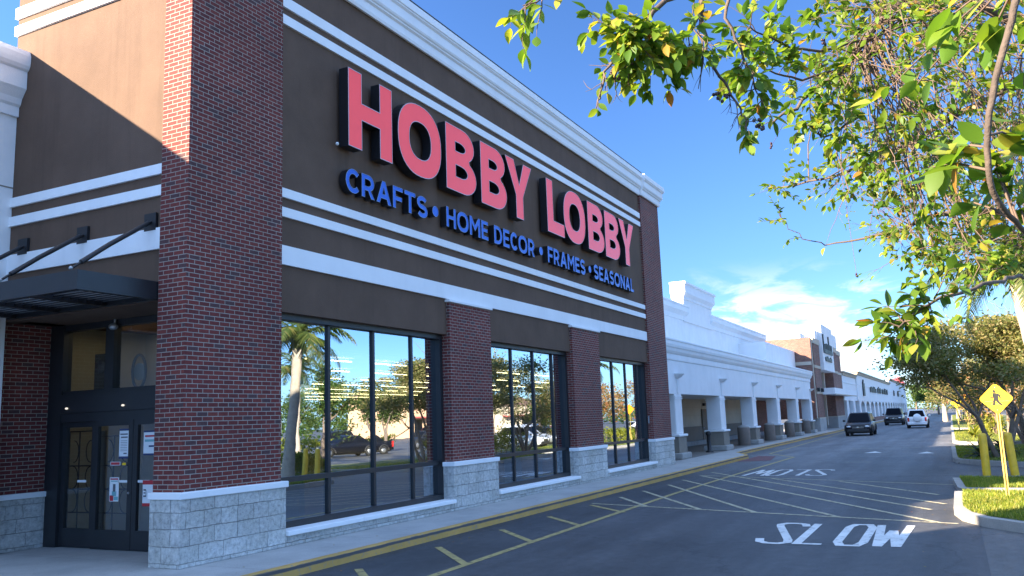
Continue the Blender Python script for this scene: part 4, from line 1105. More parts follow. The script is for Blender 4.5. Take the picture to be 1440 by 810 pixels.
# ------------------------------------------------------------------ vehicles (local: x forward, y left)
def loft(b,sts,m=0,smooth=True,cap=True):
    n=len(sts[0])
    vs=[p for s_ in sts for p in s_]; fs=[]
    for i in range(len(sts)-1):
        for k in range(n):
            k2=(k+1)%n; fs.append((i*n+k,i*n+k2,(i+1)*n+k2,(i+1)*n+k))
    if cap: fs.append(tuple(range(n))[::-1]); e=(len(sts)-1)*n; fs.append(tuple(range(e,e+n)))
    b.add(vs,fs,m,smooth)
def make_car(name,label,paint,kind='suv',L_=4.6,W_=1.85,H_=1.75,group=None,detail=True,spare=False):
    t=thing(name,(0,0,0),label,'car',group,local=True)
    hw=W_/2; hl=L_/2
    belt=H_*.60 if kind!='sedan' else H_*.66; hood=belt*.97 if kind!='sedan' else belt*.92
    z0=.26
    def ring(x,w,zl,zt):
        return [(x,-w*.88,zl),(x,-w*.985,zl+.16),(x,-w,zl+(zt-zl)*.55),(x,-w*.97,zt-.08),(x,-w*.88,zt),(x,w*.88,zt),(x,w*.97,zt-.08),(x,w,zl+(zt-zl)*.55),(x,w*.985,zl+.16),(x,w*.88,zl)]
    b=MB()
    if kind=='sedan':
        S=[(-hl,.80,z0+.14,belt-.14),(-hl+.10,.90,z0+.04,belt-.03),(-hl+.6,.98,z0,belt),(-.4,1.0,z0-.03,belt),(.9,1.0,z0-.03,belt-.02),(hl-.7,.97,z0,hood-.07),(hl-.15,.88,z0+.03,hood-.22),(hl,.74,z0+.10,hood-.36)]
    else:
        S=[(-hl,.86,z0+.16,belt-.06),(-hl+.08,.93,z0+.06,belt),(-hl+.6,.99,z0,belt),(-.4,1.0,z0-.02,belt),(.95,1.0,z0-.02,belt),(hl-.75,.98,z0,hood-.03),(hl-.22,.93,z0+.03,hood-.12),(hl-.04,.86,z0+.06,hood-.24),(hl,.80,z0+.12,hood-.34)]
    loft(b,[ring(x,hw*w,zl,zt) for x,w,zl,zt in S])
    b.build('body',M[paint],t,bevel=.0)
    # cabin
    if kind=='sedan': g0=(-hl+.75,hl-1.45); g1=(-hl+1.35,hl-2.25)
    elif kind=='boxy': g0=(-hl+.12,hl-1.35); g1=(-hl+.28,hl-1.95)
    else: g0=(-hl+.12,hl-1.1); g1=(-hl+.55,hl-2.0)
    wb=hw*.90; wt=hw*.72
    b=MB()
    zb=belt-.02
    bot=[(g0[0],-wb,zb),(g0[1],-wb,zb),(g0[1],wb,zb),(g0[0],wb,zb)]
    top=[(g1[0],-wt,H_-.05),(g1[1],-wt,H_-.05),(g1[1],wt,H_-.05),(g1[0],wt,H_-.05)]
    rf=[(g1[0]+.12,-wt*.85,H_),(g1[1]-.15,-wt*.85,H_),(g1[1]-.15,wt*.85,H_),(g1[0]+.12,wt*.85,H_)]
    b.add(bot+top+rf,[(0,1,5,4),(1,2,6,5),(2,3,7,6),(3,0,4,7),(4,5,9,8),(5,6,10,9),(6,7,11,10),(7,4,8,11),(8,9,10,11)],0)
    b.build('cabin',M[paint],t,bevel=.05,seg=3)
    def pane(nm,q,sh=.10,off=.022,bo=.0):
        q=[Vector(p) for p in q]; c=sum(q,Vector())/4; nrm=(q[1]-q[0]).cross(q[3]-q[0]).normalized()
        if nrm.dot(c-Vector((0,0,H_*.7)))<0: nrm=-nrm
        p=[v+(c-v).normalized()*sh*1.0+nrm*off for v in q]
        b=MB(); b.add([tuple(v) for v in p],[(0,1,2,3)]); return b.build(nm,M['car_glass'],t)
    pane('windscreen',[bot[1],bot[2],top[2],top[1]],.09)
    pane('rear_window',[bot[3],bot[0],top[0],top[3]],.13)
    for s_ in (0,1):
        B0,B1,T1,T0=(bot[0],bot[1],top[1],top[0]) if s_==0 else (bot[3],bot[2],top[2],top[3])
        def lerp(a,c,k): return tuple(a[i]+(c[i]-a[i])*k for i in range(3))
        for k0,k1 in ((.02,.47),(.53,.98)):
            pane('side_window',[lerp(B0,B1,k0),lerp(B0,B1,k1),lerp(T0,T1,k1),lerp(T0,T1,k0)],.08)
    # wheels
    wr=.36 if kind!='sedan' else .32
    for sx in (-hl+.85,hl-.85):
        for sy in (-1,1):
            y=sy*(hw-.11)
            b=MB(); b.lathe([(wr*.6,-.11),(wr*.92,-.115),(wr,-.08),(wr,.08),(wr*.92,.115),(wr*.6,.11)],(sx,y,wr),18,0,True,'y'); w=b.build('wheel',M['tyre'],t)
            b=MB(); b.lathe([(0,sy*.07),(wr*.2,sy*.09),(wr*.62,sy*.08),(wr*.62,-.0*sy)],(sx,y,wr),18,0,True,'y'); b.build('rim',M['rim'],w)
            b=MB(); b.tube([(sx+ (wr+.09)*math.cos(a),sy*(hw*1.0),wr+(wr+.07)*math.sin(a)) for a in [math.pi*i/10 for i in range(11)]],[.045]*11,6); b.build('wheel_arch',M['car_trim'],t)
    # front: grille, bumper, lamps, plate; rear: lamps, plate
    xf=hl
    b=MB(); b.box(xf-.12,xf+.012,-hw*.42,hw*.42,hood-.44,hood-.28); b.build('grille',M['car_trim'],t)
    for k in range(2):
        b=MB(); b.box(xf+.0,xf+.02,-hw*.42,hw*.42,hood-.42+.07*k,hood-.40+.07*k); b.build('grille_bar',M['chrome'],t)
    b=MB(); b.box(xf+.005,xf+.026,-.07,.07,hood-.42,hood-.30); b.build('badge',M['chrome'],t)
    for sy in (-1,1):
        b=MB(); b.sphere((xf-.10,sy*hw*.66,hood-.31),(.13,.20,.085),10); b.build('headlight',M['lamp_clear'],t)
        b=MB(); b.sphere((xf-.03,sy*hw*.60,.48),(.05,.09,.05),8); b.build('fog_lamp',M['lamp_clear'],t)
        b=MB(); b.box(-hl-.02,-hl+.14,sy*hw*.80-.10,sy*hw*.80+.07,belt-.42,belt-.04); b.build('tail_light',M['lamp_red'],t,bevel=.02)
        b=MB(); b.sphere((g0[1]-.28,sy*(hw+.11),belt+.09),(.08,.12,.085),10); b.build('mirror',M['car_trim' if paint!='car_white' else 'car_white'],t)
    b=MB(); b.box(xf-.16,xf+.03,-hw*.80,hw*.80,.30,.52); b.build('front_bumper',M['car_trim'],t,bevel=.04)
    b=MB(); b.box(-hl-.06,-hl+.14,-hw*.88,hw*.88,.34,.60); b.build('rear_bumper',M[paint],t,bevel=.04)
    b=MB(); b.box(-hl-.075,-hl-.065,-.16,.16,.62,.78) if not spare else b.box(-hl-.075,-hl-.065,-.16,.16,.42,.56); b.build('licence_plate',M['plate'],t)
    b=MB(); b.box(-hl+.2,hl-.2,-hw*.8,hw*.8,.20,.30); b.build('underbody',M['car_trim'],t)
    if kind!='sedan':
        for sy in (-1,1):
            b=MB(); b.tube([(g1[0]+.2,sy*wt*.82,H_-.01),(g1[0]+.3,sy*wt*.82,H_+.045),(g1[1]-.4,sy*wt*.82,H_+.045),(g1[1]-.3,sy*wt*.82,H_-.01)],[.022]*4,6); b.build('roof_rail',M['chrome' if paint!='car_white' else 'car_white'],t)
    if spare:
        b=MB(); b.lathe([(0,-hl-.22),(.30,-hl-.22),(.36,-hl-.18),(.37,-hl-.04),(.30,-hl+.02)],(0,-.05,.98),20,0,True,'x'); b.build('spare_wheel_cover',M[paint],t)
    return t
def put(t,x,y,rz,z=0): t.location=(x,y,z); t.rotation_euler=(0,0,rz); return t
put(make_car('minivan','dark crossover car driving towards the camera, nearest of the three on the road','car_black','suv',4.8,1.9,1.72),71.5,6.45,math.pi)
put(make_car('sport_utility_car','boxy dark car with chrome front driving behind the nearest dark car','car_navy','boxy',5.1,2.0,1.95),110.5,6.2,math.pi)
put(make_car('spare_wheel_car','white car with a covered spare wheel on its back driving away','car_white','suv',4.4,1.85,1.74,spare=True),92.0,3.15,0)
pk=[('car_white','suv',46.2,-14.0,R(100),'white parked car nearest the right edge behind the hedge'),('car_silver','suv',62,-8.6,R(90),'silver parked car behind the hedge at the right edge'),('car_red','sedan',74,-11.3,R(90),'red parked saloon at the right edge of the lot'),('car_blue','sedan',70,-10.4,R(90),'blue grey parked saloon in the lot on the right'),
    ('car_black','sedan',49.5,-17.5,R(205),'black parked saloon mirrored in the first shop window'),('car_navy','suv',72,-36.0,R(200),'dark parked car mirrored behind the black saloon'),
    ('car_white','sedan',100.0,-13.0,R(200),'white saloon mirrored low in the third shop window'),('car_silver','sedan',112,-44,R(30),'silver parked saloon far across the lot'),('car_red','suv',101,-40,R(20),'red parked car far across the lot'),('car_navy','sedan',63,-19,R(190),'dark saloon parked beside the far palms'),('car_blue','suv',76,-14.5,R(90),'blue parked car in the second row of the lot'),('car_white','suv',88,-16,R(90),'white parked car in the second row of the lot')]
for i,(pc,kd,x,y,rz,lb) in enumerate(pk):
    if i==0: x,y,rz=56.5,-7.4,R(90)
    put(make_car('parked_car',lb,pc,kd,4.6 if kd!='sedan' else 4.7,1.82,1.66 if kd!='sedan' else 1.45,'cars parked in the lot'),x,y,rz)
# ------------------------------------------------------------------ trees
def rv(rnd,s=1.0): return Vector((rnd.gauss(0,s),rnd.gauss(0,s),rnd.gauss(0,s)))
def leafquad(b,p,d,ln,w,rnd):
    """a small folded leaf: four corners and a bent midrib"""
    d=d.normalized(); s_=d.cross(Vector((rnd.gauss(0,1),rnd.gauss(0,1),rnd.gauss(0,1))));
    if s_.length<1e-4: s_=d.orthogonal()
    s_.normalize()
    b.add([p,p+d*ln*.5+s_*w,p+d*ln,p+d*ln*.5-s_*w],[(0,1,2,3)])
def crown_mesh(b,clumps,nl,size,rnd,flat=.6):
    for i in range(nl):
        c,r=clumps[int(rnd.random()*len(clumps))]
        v=rv(rnd,.5); v=Vector((v.x*r,v.y*r,v.z*r*flat))
        p=c+v
        d=Vector((rnd.gauss(0,1),rnd.gauss(0,1),rnd.gauss(0,.6)))+v.normalized()*.6
        leafquad(b,p,d,size*rnd.uniform(.7,1.35),size*rnd.uniform(.22,.36),rnd)
def grow(b,p,d,r,ln,lev,rnd,tips,spread=.55,up=.12,n=2,minr=.006,gr=.72):
    pts=[p];rs=[r];q=p.copy();dd=d.normalized()
    k=4
    for i in range(k):
        dd=(dd+rv(rnd,.13)+Vector((0,0,up*.25))).normalized(); q=q+dd*ln/k; pts.append(q.copy()); rs.append(max(minr,r*(1-.42*(i+1)/k)))
    b.tube(pts,rs,6 if r>.03 else 4,0,False)
    if lev==0: tips.append((q,dd)); return
    for j in range(n+(1 if rnd.random()<.45 else 0)):
        a=(dd+rv(rnd,spread)+Vector((0,0,up))).normalized()
        grow(b,q,a,rs[-1]*rnd.uniform(.68,.9),ln*gr*rnd.uniform(.75,1.2),lev-1,rnd,tips,spread,up,n,minr,gr)
    if lev<=2: tips.append((pts[2],dd))
def make_tree(name,label,loc,seed,leaf,stems=1,h0=1.4,ln=1.6,lev=3,r0=.12,nl=6000,size=.10,clr=.55,spread=.55,lean=.25,flat=.6,group=None,bark='bark',up=.12,zmax=None,zmin=None):
    rnd=random.Random(seed)
    t=thing(name,loc,label,'tree',group)
    b=MB(); tips=[]; base=Vector(loc)
    for s_ in range(stems):
        a=6.283*s_/stems+rnd.uniform(-.4,.4)
        d=Vector((math.cos(a)*lean,math.sin(a)*lean,1)).normalized() if stems>1 else Vector((rnd.gauss(0,.06),rnd.gauss(0,.06),1)).normalized()
        p0=base+Vector((math.cos(a)*.16,math.sin(a)*.16,-.05)) if stems>1 else base+Vector((0,0,-.05))
        p1=p0+d*h0
        b.tube([p0,p0+d*h0*.5+rv(rnd,.03),p1],[r0*1.25,r0,r0*.85],8,0,False)
        for j in range(2):
            dd=(d+rv(rnd,.38)+Vector((math.cos(a)*.25,math.sin(a)*.25,0))).normalized()
            grow(b,p1,dd,r0*.72,ln*rnd.uniform(.85,1.15),lev-1,rnd,tips,spread,up,2)
    b.build('trunk',M[bark],t)
    cl=[(q+rv(rnd,.12),clr*rnd.uniform(.6,1.25)) for q,_ in tips]
    if zmin: cl=[(c,r) for c,r in cl if c.z>zmin]
    if zmax: cl=[(Vector((c.x,c.y,min(c.z,zmax-rnd.random()*.3))),r) for c,r in cl]
    b=MB(); crown_mesh(b,cl,nl,size,rnd,flat)
    b.build('crown',M[leaf],t)
    return t
# the two spreading trees of the third island, their branches fanning from clustered stems
make_tree('crape_myrtle','spreading multi stemmed tree behind the pedestrian sign, its lower crown in building shade',(34.6,-1.35,.15),11,'leaf_mid',5,1.55,1.45,4,.075,26000,.118,.52,.55,.42,.45,'crape myrtles along the right kerb',zmax=4.9,zmin=2.75)
make_tree('crape_myrtle','taller tawny topped tree at the right edge just behind the pedestrian sign',(38.5,-2.9,.15),12,'leaf_mid',4,1.9,1.7,4,.085,26000,.122,.66,.55,.36,.5,'crape myrtles along the right kerb',zmax=5.0,zmin=3.0)
make_tree('crape_myrtle','multi stemmed tree mirrored whole in the second shop window',(47.6,-3.0,.15),13,'leaf_mid',5,1.6,1.5,4,.08,13000,.125,.58,.55,.36,.5,'crape myrtles along the right kerb')
# sunlit rusty small trees further down the kerb
for i,(x,y,s_) in enumerate(((57,-2.6,21),(66,-1.9,22),(78,-1.6,23),(92,-1.3,24),(108,-.9,25))):
    lb=['rust coloured small tree nearest behind the spreading trees','second rust coloured small tree along the right kerb','third rust coloured small tree along the right kerb','fourth rust coloured small tree along the right kerb','farthest rust coloured small tree along the right kerb'][i]
    make_tree('rusty_tree',lb,(x,y,.15),s_,'leaf_rust' if i!=2 else 'leaf_mid',3,1.5,1.35,3,.07,3600,.17,.6,.5,.3,.6,'rusty trees along the right kerb')
# greener shade trees out in the lot
LT=[(36.5,-9.5,31,'broad green tree mirrored in the first shop window'),(52,-17,32,'green tree beside the parked cars mirrored in the first window'),(44,-26,33,'green tree in the middle of the lot'),(66,-9.5,34,'green tree mirrored at the left of the second window'),(60,-31,35,'green tree deep in the lot'),(82,-24,36,'green tree beyond the second row of cars'),(34,-30,37,'green tree at the near end of the lot'),(98,-22,38,'green tree mirrored in the third shop window'),(122,-8,39,'dark green tree closing the street on its right')]
for x,y,s_,lb in LT:
    make_tree('shade_tree',lb,(x,y,0),s_,'leaf_green' if s_%3 else 'leaf_mid',1,1.5,1.35,4,.14,5200,.17,.70,.6,.2,.6,'shade trees in the parking lot')
for i,(x,y,s_) in enumerate(((205,-4,41),(222,3,42),(262,9,43),(268,16,44),(250,-10,45),(275,2,46))):
    lb=['dark green tree at the end of the street, nearest of the row','dark rounded tree right of the far end of the strip','dark tree directly behind the end of the strip','dark tree left of the red roofed tower end','dark tree right of the street vanishing point','farthest dark tree closing the street'][i]
    t=make_tree('far_tree',lb,(x,y,0),s_,'leaf_green',1,2.2,2.2,4,.22,3800,.42,1.25,.6,.2,.7,'dark trees closing the far end')
# ------------------------------------------------------------------ palms
def frond(b,bs,p,a,el,ln,rnd,droop=.9):
    """rachis that arches over, with two rows of narrow leaflets"""
    h=Vector((math.cos(a),math.sin(a),0)); pts=[p.copy()]; q=p.copy(); e=el; n=14
    for i in range(n):
        d=h*math.cos(e)+Vector((0,0,math.sin(e))); q=q+d*ln/n; pts.append(q.copy()); e-=droop*(1.7/n)*(0.5+i/n)
    bs.tube(pts,[.028*(1-.85*i/n) for i in range(n+1)],5,0,False)
    side=Vector((-h.y,h.x,0))
    for i in range(2,n*3):
        t=i/3; k=min(int(t),n-1); pp=pts[k].lerp(pts[k+1],t-k); d=(pts[k+1]-pts[k]).normalized()
        u=t/n; L_=.62*ln/2.6*math.sin(math.pi*min(1,.12+u*.86))**.7
        for s_ in (-1,1):
            dd=(side*s_*.75+d*.62+Vector((0,0,-.32+rnd.gauss(0,.12)))).normalized()
            w=d.cross(dd).cross(dd); w=d*.018*1.2
            tip=pp+dd*L_+Vector((0,0,-L_*.26))
            mid=pp+dd*L_*.55
            b.add([pp-w,pp+w,mid+w*.9,tip,mid-w*.9],[(0,1,2,3,4)])
def make_palm(label,loc,h,seed,nf=17,ln=2.5,r=.19,lean=(0,0),group='palms along the kerb and in the lot'):
    rnd=random.Random(seed); t=thing('palm_tree',loc,label,'palm',group); base=Vector(loc)
    top=base+Vector((lean[0],lean[1],h))
    b=MB(); pts=[];rs=[]
    for i in range(19):
        k=i/18; p=base.lerp(top,k)+Vector((0,0,-.05)); pts.append(p); rs.append(r*(1.25-.35*min(1,k*3) + (.05 if i%2 else 0) - .12*k))
    b.tube(pts,rs,14,0,True); b.build('trunk',M['bark_pale'],t)
    b=MB(); b.tube([top-Vector((0,0,.1)),top+Vector((0,0,.3)),top+Vector((0,0,.7))],[r*.8,r*.7,r*.3],10); b.build('crownshaft',M['leaf_palm'],t)
    fb=MB(); bs=MB()
    for i in range(nf):
        a=i*2.399+rnd.uniform(-.2,.2); el=1.25-1.55*(i/nf)+rnd.uniform(-.12,.12)
        frond(fb,bs,top+Vector((0,0,.45)),a,el,ln*rnd.uniform(.85,1.12),rnd,.95+.25*(i/nf))
    f=fb.build('fronds',M['leaf_palm'],t); bs.build('frond_stalks',M['leaf_palm'],f)
    return t
make_palm('palm with a pale trunk at the right edge, mirrored large in the first window',(25.7,-2.35,0),5.1,51,20,2.5,.22,(-.1,.55))
make_palm('palm mirrored in the third shop window',(59.5,-3.2,0),5.6,52,17,2.6,.2)
make_palm('small bright palm at the left of the far kerb trees',(124,1.0,0),4.3,53,15,2.6,.3)
make_palm('bare trunked palm right of the small bright palm',(135,-.6,0),5.0,54,14,2.3,.3)
for i,(x,y,h,s_,lb) in enumerate(((41,-15,5.2,55,'palm between parked cars mirrored in the first window'),(47,-33,6.5,56,'tall palm deep in the lot'),(72,-26,6.2,57,'palm beyond the second row of the lot'),(90,-33,6.6,58,'tall palm at the far side of the lot'),(44,-5.5,4.6,59,'short palm behind the spreading trees'))):
    make_palm(lb,(x,y,0),h,s_,15,2.5,.19)
# ------------------------------------------------------------------ hedges and spiky plants
def hedge(label,x0,x1,y0,y1,h,seed,leaf='leaf_hedge',n=5000,size=.10):
    rnd=random.Random(seed); t=thing('hedge',((x0+x1)/2,(y0+y1)/2,.15),label,'hedge','low hedges between kerb and lot')
    b=MB(); 
    m=max(3,int((x1-x0)/.6))
    for i in range(m):
        x=x0+(x1-x0)*(i+.5)/m; y=(y0+y1)/2
        for j in range(3): b.tube([(x,y,.1),(x+rnd.gauss(0,.12),y+rnd.gauss(0,.12),h*.8)],[.018,.008],4,0,False)
    b.build('stems',M['bark'],t)
    b=MB()
    for i in range(n):
        x=rnd.uniform(x0,x1); hh=h*(.82+.18*math.sin(x*2.1+seed)+.08*math.sin(x*5.7)); y=rnd.uniform(y0,y1); z=.2+hh*rnd.random()**.55
        # keep to the outer shell so light can reach in
        if rnd.random()<.6: 
            k=rnd.random()
            if k<.4: z=.15+hh*rnd.uniform(.86,1.06)
            elif k<.7: y=y0+rnd.gauss(0,.06)
            else: y=y1+rnd.gauss(0,.06)
        leafquad(b,Vector((x,y,z)),rv(rnd)+Vector((0,0,.5)),size*rnd.uniform(.7,1.3),size*.33,rnd)
    b.build('leaves',M[leaf],t); return t
hedge('sunlit yellow green hedge at the right edge behind the bollards',39.5,49,-4.6,-3.7,1.15,61,n=6500)
hedge('yellow green hedge along the sunlit far kerb',60,84,-2.6,-1.8,1.0,62,n=6000,size=.15)
hedge('long hedge beside the farthest rusty trees',88,130,-2.4,-1.5,1.1,63,n=5000,size=.22)
hedge('bright hedge mirrored at the lower left of the first window',26.3,28.6,-3.6,-2.75,.85,64,n=6000,size=.08)
hedge('clipped hedge in the middle of the lot',36,60,-22.6,-21.6,1.0,65,n=5000,size=.18)
def spiky(label,loc,seed,n=26,ln=1.0,mat='leaf_dark'):
    rnd=random.Random(seed); t=thing('spiky_plant',loc,label,'plant','spiky plants under the trees'); base=Vector(loc)
    b=MB()
    for i in range(n):
        a=i*2.399; el=rnd.uniform(.35,1.35); L_=ln*rnd.uniform(.7,1.1); h=Vector((math.cos(a),math.sin(a),0)); s_=Vector((-h.y,h.x,0)); p=base.copy(); e=el; l=[];r_=[]
        for k in range(7):
            w=.055*math.sin(math.pi*(.18+.82*k/6))+.004
            l.append(p+s_*w); r_.append(p-s_*w); p=p+(h*math.cos(e)+Vector((0,0,math.sin(e))))*L_/6; e-=.22
        b.add(l+r_,[(k,k+1,k+8,k+7) for k in range(6)])
    b.build('leaves',M[mat],t)
    b=MB(); b.lathe([(.09,0),(.10,.12),(.05,.2)],(loc[0],loc[1],loc[2]),8); b.build('stem',M['bark'],t)
    return t
spiky('dark spiky plant nearest the bollards under the spreading tree',(34.9,-.75,.15),71,34,1.25)
spiky('dark spiky plant right of the first one under the spreading tree',(36.2,-1.5,.15),72,30,1.1)
spiky('bright green spiky plant in the sunlit island behind',(55.5,-.9,.15),73,26,1.2,'leaf_hedge')
spiky('yellow green spiky plant further along the sunlit island',(63.5,-1.1,.15),74,26,1.1,'leaf_hedge')
# far tree line round the lot
rnd=random.Random(90)
b=MB(); cl=[]
for i in range(210):
    x=-40+i*1.9; y=-74-8*rnd.random(); h=rnd.uniform(3.2,5.8)
    for j in range(3): cl.append((Vector((x+rnd.gauss(0,1),y+rnd.gauss(0,1.5),h*(.35+.3*j))),rnd.uniform(1.2,1.9)))
for i in range(120):
    x=300+rnd.uniform(0,60); y=-70+i*1.4; h=rnd.uniform(5,9)
    for j in range(3): cl.append((Vector((x+rnd.gauss(0,2),y,h*(.3+.3*j))),rnd.uniform(2,3)))
crown_mesh(b,cl,26000,.85,rnd,.8)
tag(b.build('woodland',M['leaf_green']),'dark line of distant trees round the far side of the lot','woodland',kind='stuff')
# distant shops across the lot, mirrored in the windows
for i,(x,y,w,d,h,mt,lb) in enumerate(((118,-58,16,9,6.5,'peach','peach walled shop with a brown tiled roof across the lot'),(160,-62,26,10,5.2,'tan_wall','long pale tan shop building across the lot'))):
    t=thing('distant_shop',(x,y,0),lb,'shop')
    b=MB(); b.box(x-w/2,x+w/2,y-d/2,y+d/2,0,h); b.build('wall',M[mt],t)
    b=MB(); b.add([(x-w/2-.5,y-d/2-.5,h),(x+w/2+.5,y-d/2-.5,h),(x+w/2+.5,y+d/2+.5,h),(x-w/2-.5,y+d/2+.5,h),(x-w/2+d*.45,y,h+1.8),(x+w/2-d*.45,y,h+1.8)],[(0,1,5,4),(1,2,5),(2,3,4,5),(3,0,4)]); b.build('roof',M['roof_tile'],t)
    for k in range(3):
        b=MB(); b.box(x-w*.35+k*w*.28,x-w*.35+k*w*.28+w*.16,y+d/2,y+d/2+.05,.6,2.8); b.build('window',M['car_glass'],t)
    b=MB(); b.box(x-w/2,x+w/2,y+d/2,y+d/2+1.2,3.0,3.25); b.build('awning',M['red_roof'],t)
for x,y,lb in ((33.0,-9.2,'lot lamp post mirrored near the top of the first window'),(58,-26,'lamp post in the middle of the lot'),(86,-12.5,'lamp post beyond the parked cars')):
    t=thing('lamp_post',(x,y,0),lb,'lamp post','lamp posts in the lot')
    b=MB(); b.lathe([(0,0),(.3,0),(.3,.7),(0,.72)],(x,y,0),12); b.build('footing',M['conc'],t)
    b=MB(); b.cyl((x,y,.7),(x,y,8.2),.08,.055,10); b.build('pole',M['grey_metal'],t)
    for s_ in (-1,1):
        b=MB(); b.box(x+s_*.15,x+s_*.95,y-.18,y+.18,8.05,8.25); b.build('lamp_head',M['grey_metal'],t,bevel=.04)

# ------------------------------------------------------------------ the tree overhead, its branches close to the camera
rnd=random.Random(202)
FT=thing('overhanging_tree',(7.5,-4.3,.15),'big crape myrtle whose leafy twigs hang over the road against the sky','tree')
tb=MB(); lb_=MB(); bcl=[]; tw=MB()
def leaf6(p,d,ln,w,rnd,b=None):
    b=b or lb_
    d=d.normalized(); up=Vector((rnd.gauss(0,.5),rnd.gauss(0,.5),1)).normalized()
    s_=d.cross(up)
    if s_.length<.05: s_=d.orthogonal()
    s_.normalize(); nrm=s_.cross(d); f=rnd.uniform(.05,.25)*ln*.5; c=-rnd.uniform(.02,.22)*ln
    prof=((.0,.06),(.16,.62),(.36,.98),(.56,.95),(.76,.62),(.91,.24),(1.0,.0))
    L_=[];C_=[];R_=[]
    for u,k in prof:
        m=p+d*ln*u+nrm*(c*u*u)
        C_.append(m); L_.append(m+s_*w*k+nrm*f*k); R_.append(m-s_*w*k+nrm*f*k)
    n=len(prof); fs=[]
    for i in range(n-1):
        fs.append((i,i+1,n+i+1,n+i)); fs.append((n+i,n+i+1,2*n+i+1,2*n+i))
    b.add(L_+C_+R_,fs,0,True)
def twig(p,d,ln,r,rnd,leaves,size,droop=.1,depth=1,bare=.0):
    n=6; pts=[p.copy()]; q=p.copy(); dd=d.normalized()
    for i in range(n):
        dd=(dd+rv(rnd,.16)+Vector((0,0,-droop*.2))).normalized(); q=q+dd*ln/n; pts.append(q.copy())
    tw.tube(pts,[r*(1-.75*i/n) for i in range(n+1)],4,0,False)
    if leaves:
        m=int(leaves*rnd.uniform(.7,1.3))
        for j in range(m):
            u=rnd.uniform(.15,1.0)*n; k=min(int(u),n-1); pp=pts[k].lerp(pts[k+1],u-k); t=(pts[k+1]-pts[k]).normalized()
            sd_=t.cross(rv(rnd)); 
            if sd_.length<.01: continue
            leaf6(pp,sd_.normalized()*.9+t*.75+Vector((0,0,-.15)),size*rnd.uniform(.65,1.25),size*rnd.uniform(.24,.31),rnd)
        leaf6(pts[-1],dd,size*rnd.uniform(.8,1.2),size*.27,rnd)
    if depth>0:
        for j in range(rnd.randint(1,3)):
            k=rnd.randint(1,n-1); twig(pts[k],(pts[k+1]-pts[k]).normalized()+rv(rnd,.55),ln*rnd.uniform(.35,.65),r*.6,rnd,leaves*.6,size,droop,depth-1)
    return pts
def limb(uvd,r0,r1,sub=4):
    P=[wp(*a) for a in uvd]; out=[]
    for i in range(len(P)-1):
        p0=P[max(i-1,0)];p1=P[i];p2=P[i+1];p3=P[min(i+2,len(P)-1)]
        for k in range(sub):
            t=k/sub
            q=(p1*2+(p2-p0)*t+(p0*2-p1*5+p2*4-p3)*t*t+(p1*3-p0-p2*3+p3)*t*t*t)*.5
            out.append(q+(rv(rnd,.0014*uvd[i][2]*(.4 if uvd[i][2]<2 else 1)) if (k or i) else Vector()))
    out.append(P[-1]); n=len(out)
    tb.tube(out,[r0+(r1-r0)*i/(n-1) for i in range(n)],7,0,False)
    return out
# trunk and main boughs reach the view from the island on the right
base=Vector((7.5,-4.3,.1)); fork=Vector((7.2,-3.6,2.2))
tb.tube([base,Vector((7.4,-4.0,1.2)),fork],[.15,.11,.095],10,0,False)
L0=[]
def bough(pts,rr):
    tb.tube(pts,rr,8,0,False)
hubA=wp(1560,120,6.0); hubB=wp(1530,-60,4.2); hubC=wp(1500,330,6.5); hubD=wp(1480,-90,1.8)
bough([fork,fork.lerp(hubA,.5)+Vector((0,-.2,.25)),hubA],[.08,.06,.045])
bough([hubA,hubA.lerp(hubB,.5)+Vector((0,0,.2)),hubB],[.045,.035,.028])
bough([hubB,hubB.lerp(hubD,.5)+Vector((0,0,.15)),hubD],[.03,.02,.012])
bough([fork,fork.lerp(hubC,.5)+Vector((0,-.1,.2)),hubC],[.06,.05,.035])
L1=limb([(1560,120,6.0),(1440,40,5.6),(1300,-30,5.3)],.04,.025)
L2=limb([(1300,-30,5.3),(1262,5,5.2),(1215,58,5.1),(1170,110,5.0),(1130,140,4.9),(1085,175,4.8)],.030,.006)
L3=limb([(1560,120,6.0),(1440,120,6.3),(1350,160,6.5),(1250,215,6.7),(1160,250,7.0),(1085,265,7.3)],.03,.005)
L4=limb([(1500,330,6.5),(1420,300,6.6),(1330,300,6.8),(1240,330,7.0),(1160,345,7.2)],.03,.005)
L5=limb([(1500,330,6.5),(1455,380,5.0),(1425,390,3.9),(1395,398,3.3),(1345,413,3.1),(1310,425,3.0),(1285,440,2.95),(1262,462,2.9)],.011,.0025)
L6=limb([(1530,-60,4.2),(1300,-70,3.9),(1060,-50,3.6),(985,-20,3.5)],.028,.014)
L7=limb([(985,-20,3.5),(925,10,3.4),(905,35,3.35),(885,50,3.3),(868,80,3.3),(852,100,3.3),(843,138,3.3),(838,160,3.3)],.012,.0016)
L8=limb([(985,-20,3.5),(978,28,3.45),(940,70,3.4),(900,88,3.35),(872,97,3.3),(850,130,3.35)],.010,.0016)
L9=limb([(985,-20,3.5),(990,40,3.5),(1000,80,3.5),(1025,125,3.5),(1045,160,3.5),(1050,175,3.5)],.010,.002)
L10=limb([(1060,-50,3.6),(1022,10,3.6),(1040,70,3.6),(1058,110,3.6),(1075,150,3.65)],.009,.002)
L11=limb([(1480,-90,1.8),(1436,-20,1.62),(1420,40,1.6),(1400,110,1.6),(1389,190,1.6),(1396,270,1.62),(1436,320,1.68),(1480,360,1.75)],.0075,.0050,5)
L12=limb([(985,-20,3.5),(985,30,3.45),(988,80,3.4),(982,125,3.4)],.006,.0014)
L13=limb([(1060,-50,3.6),(900,-60,3.2),(800,-40,3.0),(770,-5,3.0),(735,8,3.0)],.010,.002)
